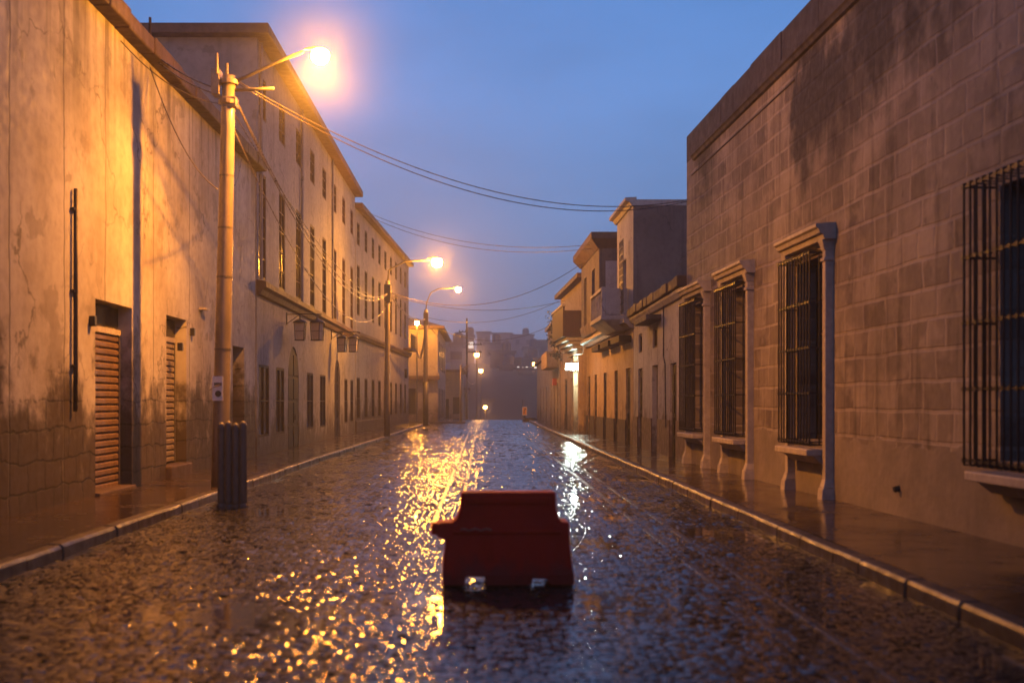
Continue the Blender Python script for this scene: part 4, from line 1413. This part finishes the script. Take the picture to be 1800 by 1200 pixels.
# ------------------------------------------------------------------ hillside across the valley
hr = random.Random(9)
hh = [  # pixel left, right, top y, base y, distance, dark?, label
    (792, 812, 606, 662, 330, 0, 'pale misty house behind the corner house roof'),
    (812, 833, 592, 655, 420, 0, 'grey misty apartment block behind the tall utility pole'),
    (852, 884, 605, 645, 400, 0, 'wide pale misty building above the far lamps'),
    (862, 905, 620, 662, 360, 1, 'broad dark building on the far slope in the middle of the street view'),
    (838, 862, 585, 630, 520, 0, 'tall faint block in the mist above the brightest far lamp'),
    (866, 900, 587, 630, 560, 0, 'faint flat block in the mist above the wide pale building'),
    (900, 938, 590, 640, 540, 0, 'faint block in the mist with rooftop tanks near the plant'),
    (903, 955, 632, 660, 345, 1, 'long low dark house beside the hillside lamp'),
    (920, 948, 612, 640, 430, 0, 'pale misty house above the long low house'),
    (878, 902, 645, 668, 330, 1, 'small dark house low on the far slope'),
    (912, 935, 650, 668, 310, 0, 'small pale hut lowest on the far slope'),
    (760, 792, 600, 660, 450, 1, 'dim misty block hidden partly by the corner house'),
    (945, 985, 600, 660, 460, 1, 'dim misty block behind the last right house'),
]
for (a, b, t, bs, d, dk, lab) in hh:
    d = d * .6
    x0, x1 = (a - 845) / 2100 * d, (b - 845) / 2100 * d
    zt = 1.6 + (705 - t) / 2100 * d
    zb = min(1.6 + (705 - bs) / 2100 * d, ground_z(d)) - 1.0
    H_ = empty('hillside_house', ((x0 + x1) / 2, d, zb), 0, lab, 'house', 'misty houses across the valley')
    w_ = (x1 - x0) / 2
    MB().box(-w_, w_, 0, w_ * 1.4 + 4, 0, zt - zb).build('wall', M['hill_house_dark' if dk else 'hill_house'], H_)
    MB().box(-w_ - .3, w_ + .3, -.3, w_ * 1.4 + 4.3, zt - zb, zt - zb + .4).build('roof', M['hill_roof'], H_)
    nwin = max(2, int(w_ / 1.2))
    for r_ in range(max(1, int((zt - zb - 3) / 3.4))):
        for k in range(nwin):
            xx = -w_ + (k + .5) * 2 * w_ / nwin
            zz = (zt - zb) - 2.4 - r_ * 3.2
            if zz < 1: continue
            lit = hr.random() < .05 and not dk
            MB().box(xx - .5, xx + .5, -.05, .02, zz, zz + 1.3).build('window', M['window_lit' if lit else 'glass_dark'], H_)
    if hr.random() < .6:
        MB().lathe([(.9, 0), (.9, 1.4), (.5, 1.8)], (w_ * .3, 2, zt - zb + .4), 10).build('roof_tank', M['hill_roof'], H_)
# row of tiny lights on the slope
for i, x in enumerate((911, 919, 926, 934, 941)):
    q = px(x, 648 + (i % 2), 186)
    o = empty('yard_lamp', (q[0], q[1], ground_z(186) - .5), 0, 'tiny pale yard light in the row on the far slope', 'lamp', 'row of tiny yard lights on the far slope')
    hgt = q[2] - (ground_z(186) - .5)
    MB().tube([(0, 0, 0), (0, 0, hgt)], .06, 5).build('post', M['steel_grey'], o)
    MB().lathe([(.06, -.16), (.2, -.06), (.2, .06), (.06, .16)], (0, 0, hgt + .2), 8).build('globe', M['window_lit'], o)

# ------------------------------------------------------------------ mist balls added round the lamps to make their halos, thinning outward
def mist(lamp_loc, rad, dens, lab_kind='mist'):
    o = MB().lathe([(rad * math.sin(math.pi * k / 12) + .001, -rad * math.cos(math.pi * k / 12)) for k in range(13)], n=24).build('mist', None)
    o.location = lamp_loc
    mm = bpy.data.materials.new('mist')
    mm.use_nodes = True
    t = mm.node_tree
    t.nodes.clear()
    out = t.nodes.new('ShaderNodeOutputMaterial')
    pv = t.nodes.new('ShaderNodeVolumePrincipled')
    pv.inputs['Color'].default_value = (.97, .97, .97, 1)
    pv.inputs['Anisotropy'].default_value = .2
    c = t.nodes.new('ShaderNodeTexCoord')
    ln = t.nodes.new('ShaderNodeVectorMath')
    ln.operation = 'LENGTH'
    t.links.new(c.outputs['Object'], ln.inputs[0])
    mr = t.nodes.new('ShaderNodeMapRange')
    mr.interpolation_type = 'SMOOTHSTEP'
    for i, v in enumerate((0, rad * .96, dens, 0)): mr.inputs[i + 1].default_value = v
    t.links.new(ln.outputs['Value'], mr.inputs[0])
    t.links.new(mr.outputs[0], pv.inputs['Density'])
    t.links.new(pv.outputs[0], out.inputs['Volume'])
    o.data.materials.append(mm)
    return tag(o, kind='stuff')
mist((-2.76, 20.55, 7.75), 2.0, .017)
mist((-1.83, 50, 7.4), 2.3, .007)
mist((-1.33, 71, 8.2), 2.0, .004)
mist(px(838, 623, 135), 3.6, .05)
mist(px(845, 651, 152), 2.6, .05)
mist(px(853, 715, 160), 1.6, .05)

# ------------------------------------------------------------------ haze
hz = MB().box(-305, 305, -48, 805, -6.4, 22).build('haze', None)
hm = bpy.data.materials.new('haze')
hm.use_nodes = True
t = hm.node_tree
t.nodes.clear()
o_ = t.nodes.new('ShaderNodeOutputMaterial')
pv = t.nodes.new('ShaderNodeVolumePrincipled')
pv.inputs['Color'].default_value = (0.93, 0.93, 0.95, 1)
pv.inputs['Density'].default_value = 0.0020
pv.inputs['Anisotropy'].default_value = 0.55
t.links.new(pv.outputs[0], o_.inputs['Volume'])
hz.data.materials.append(hm)
tag(hz, kind='stuff')
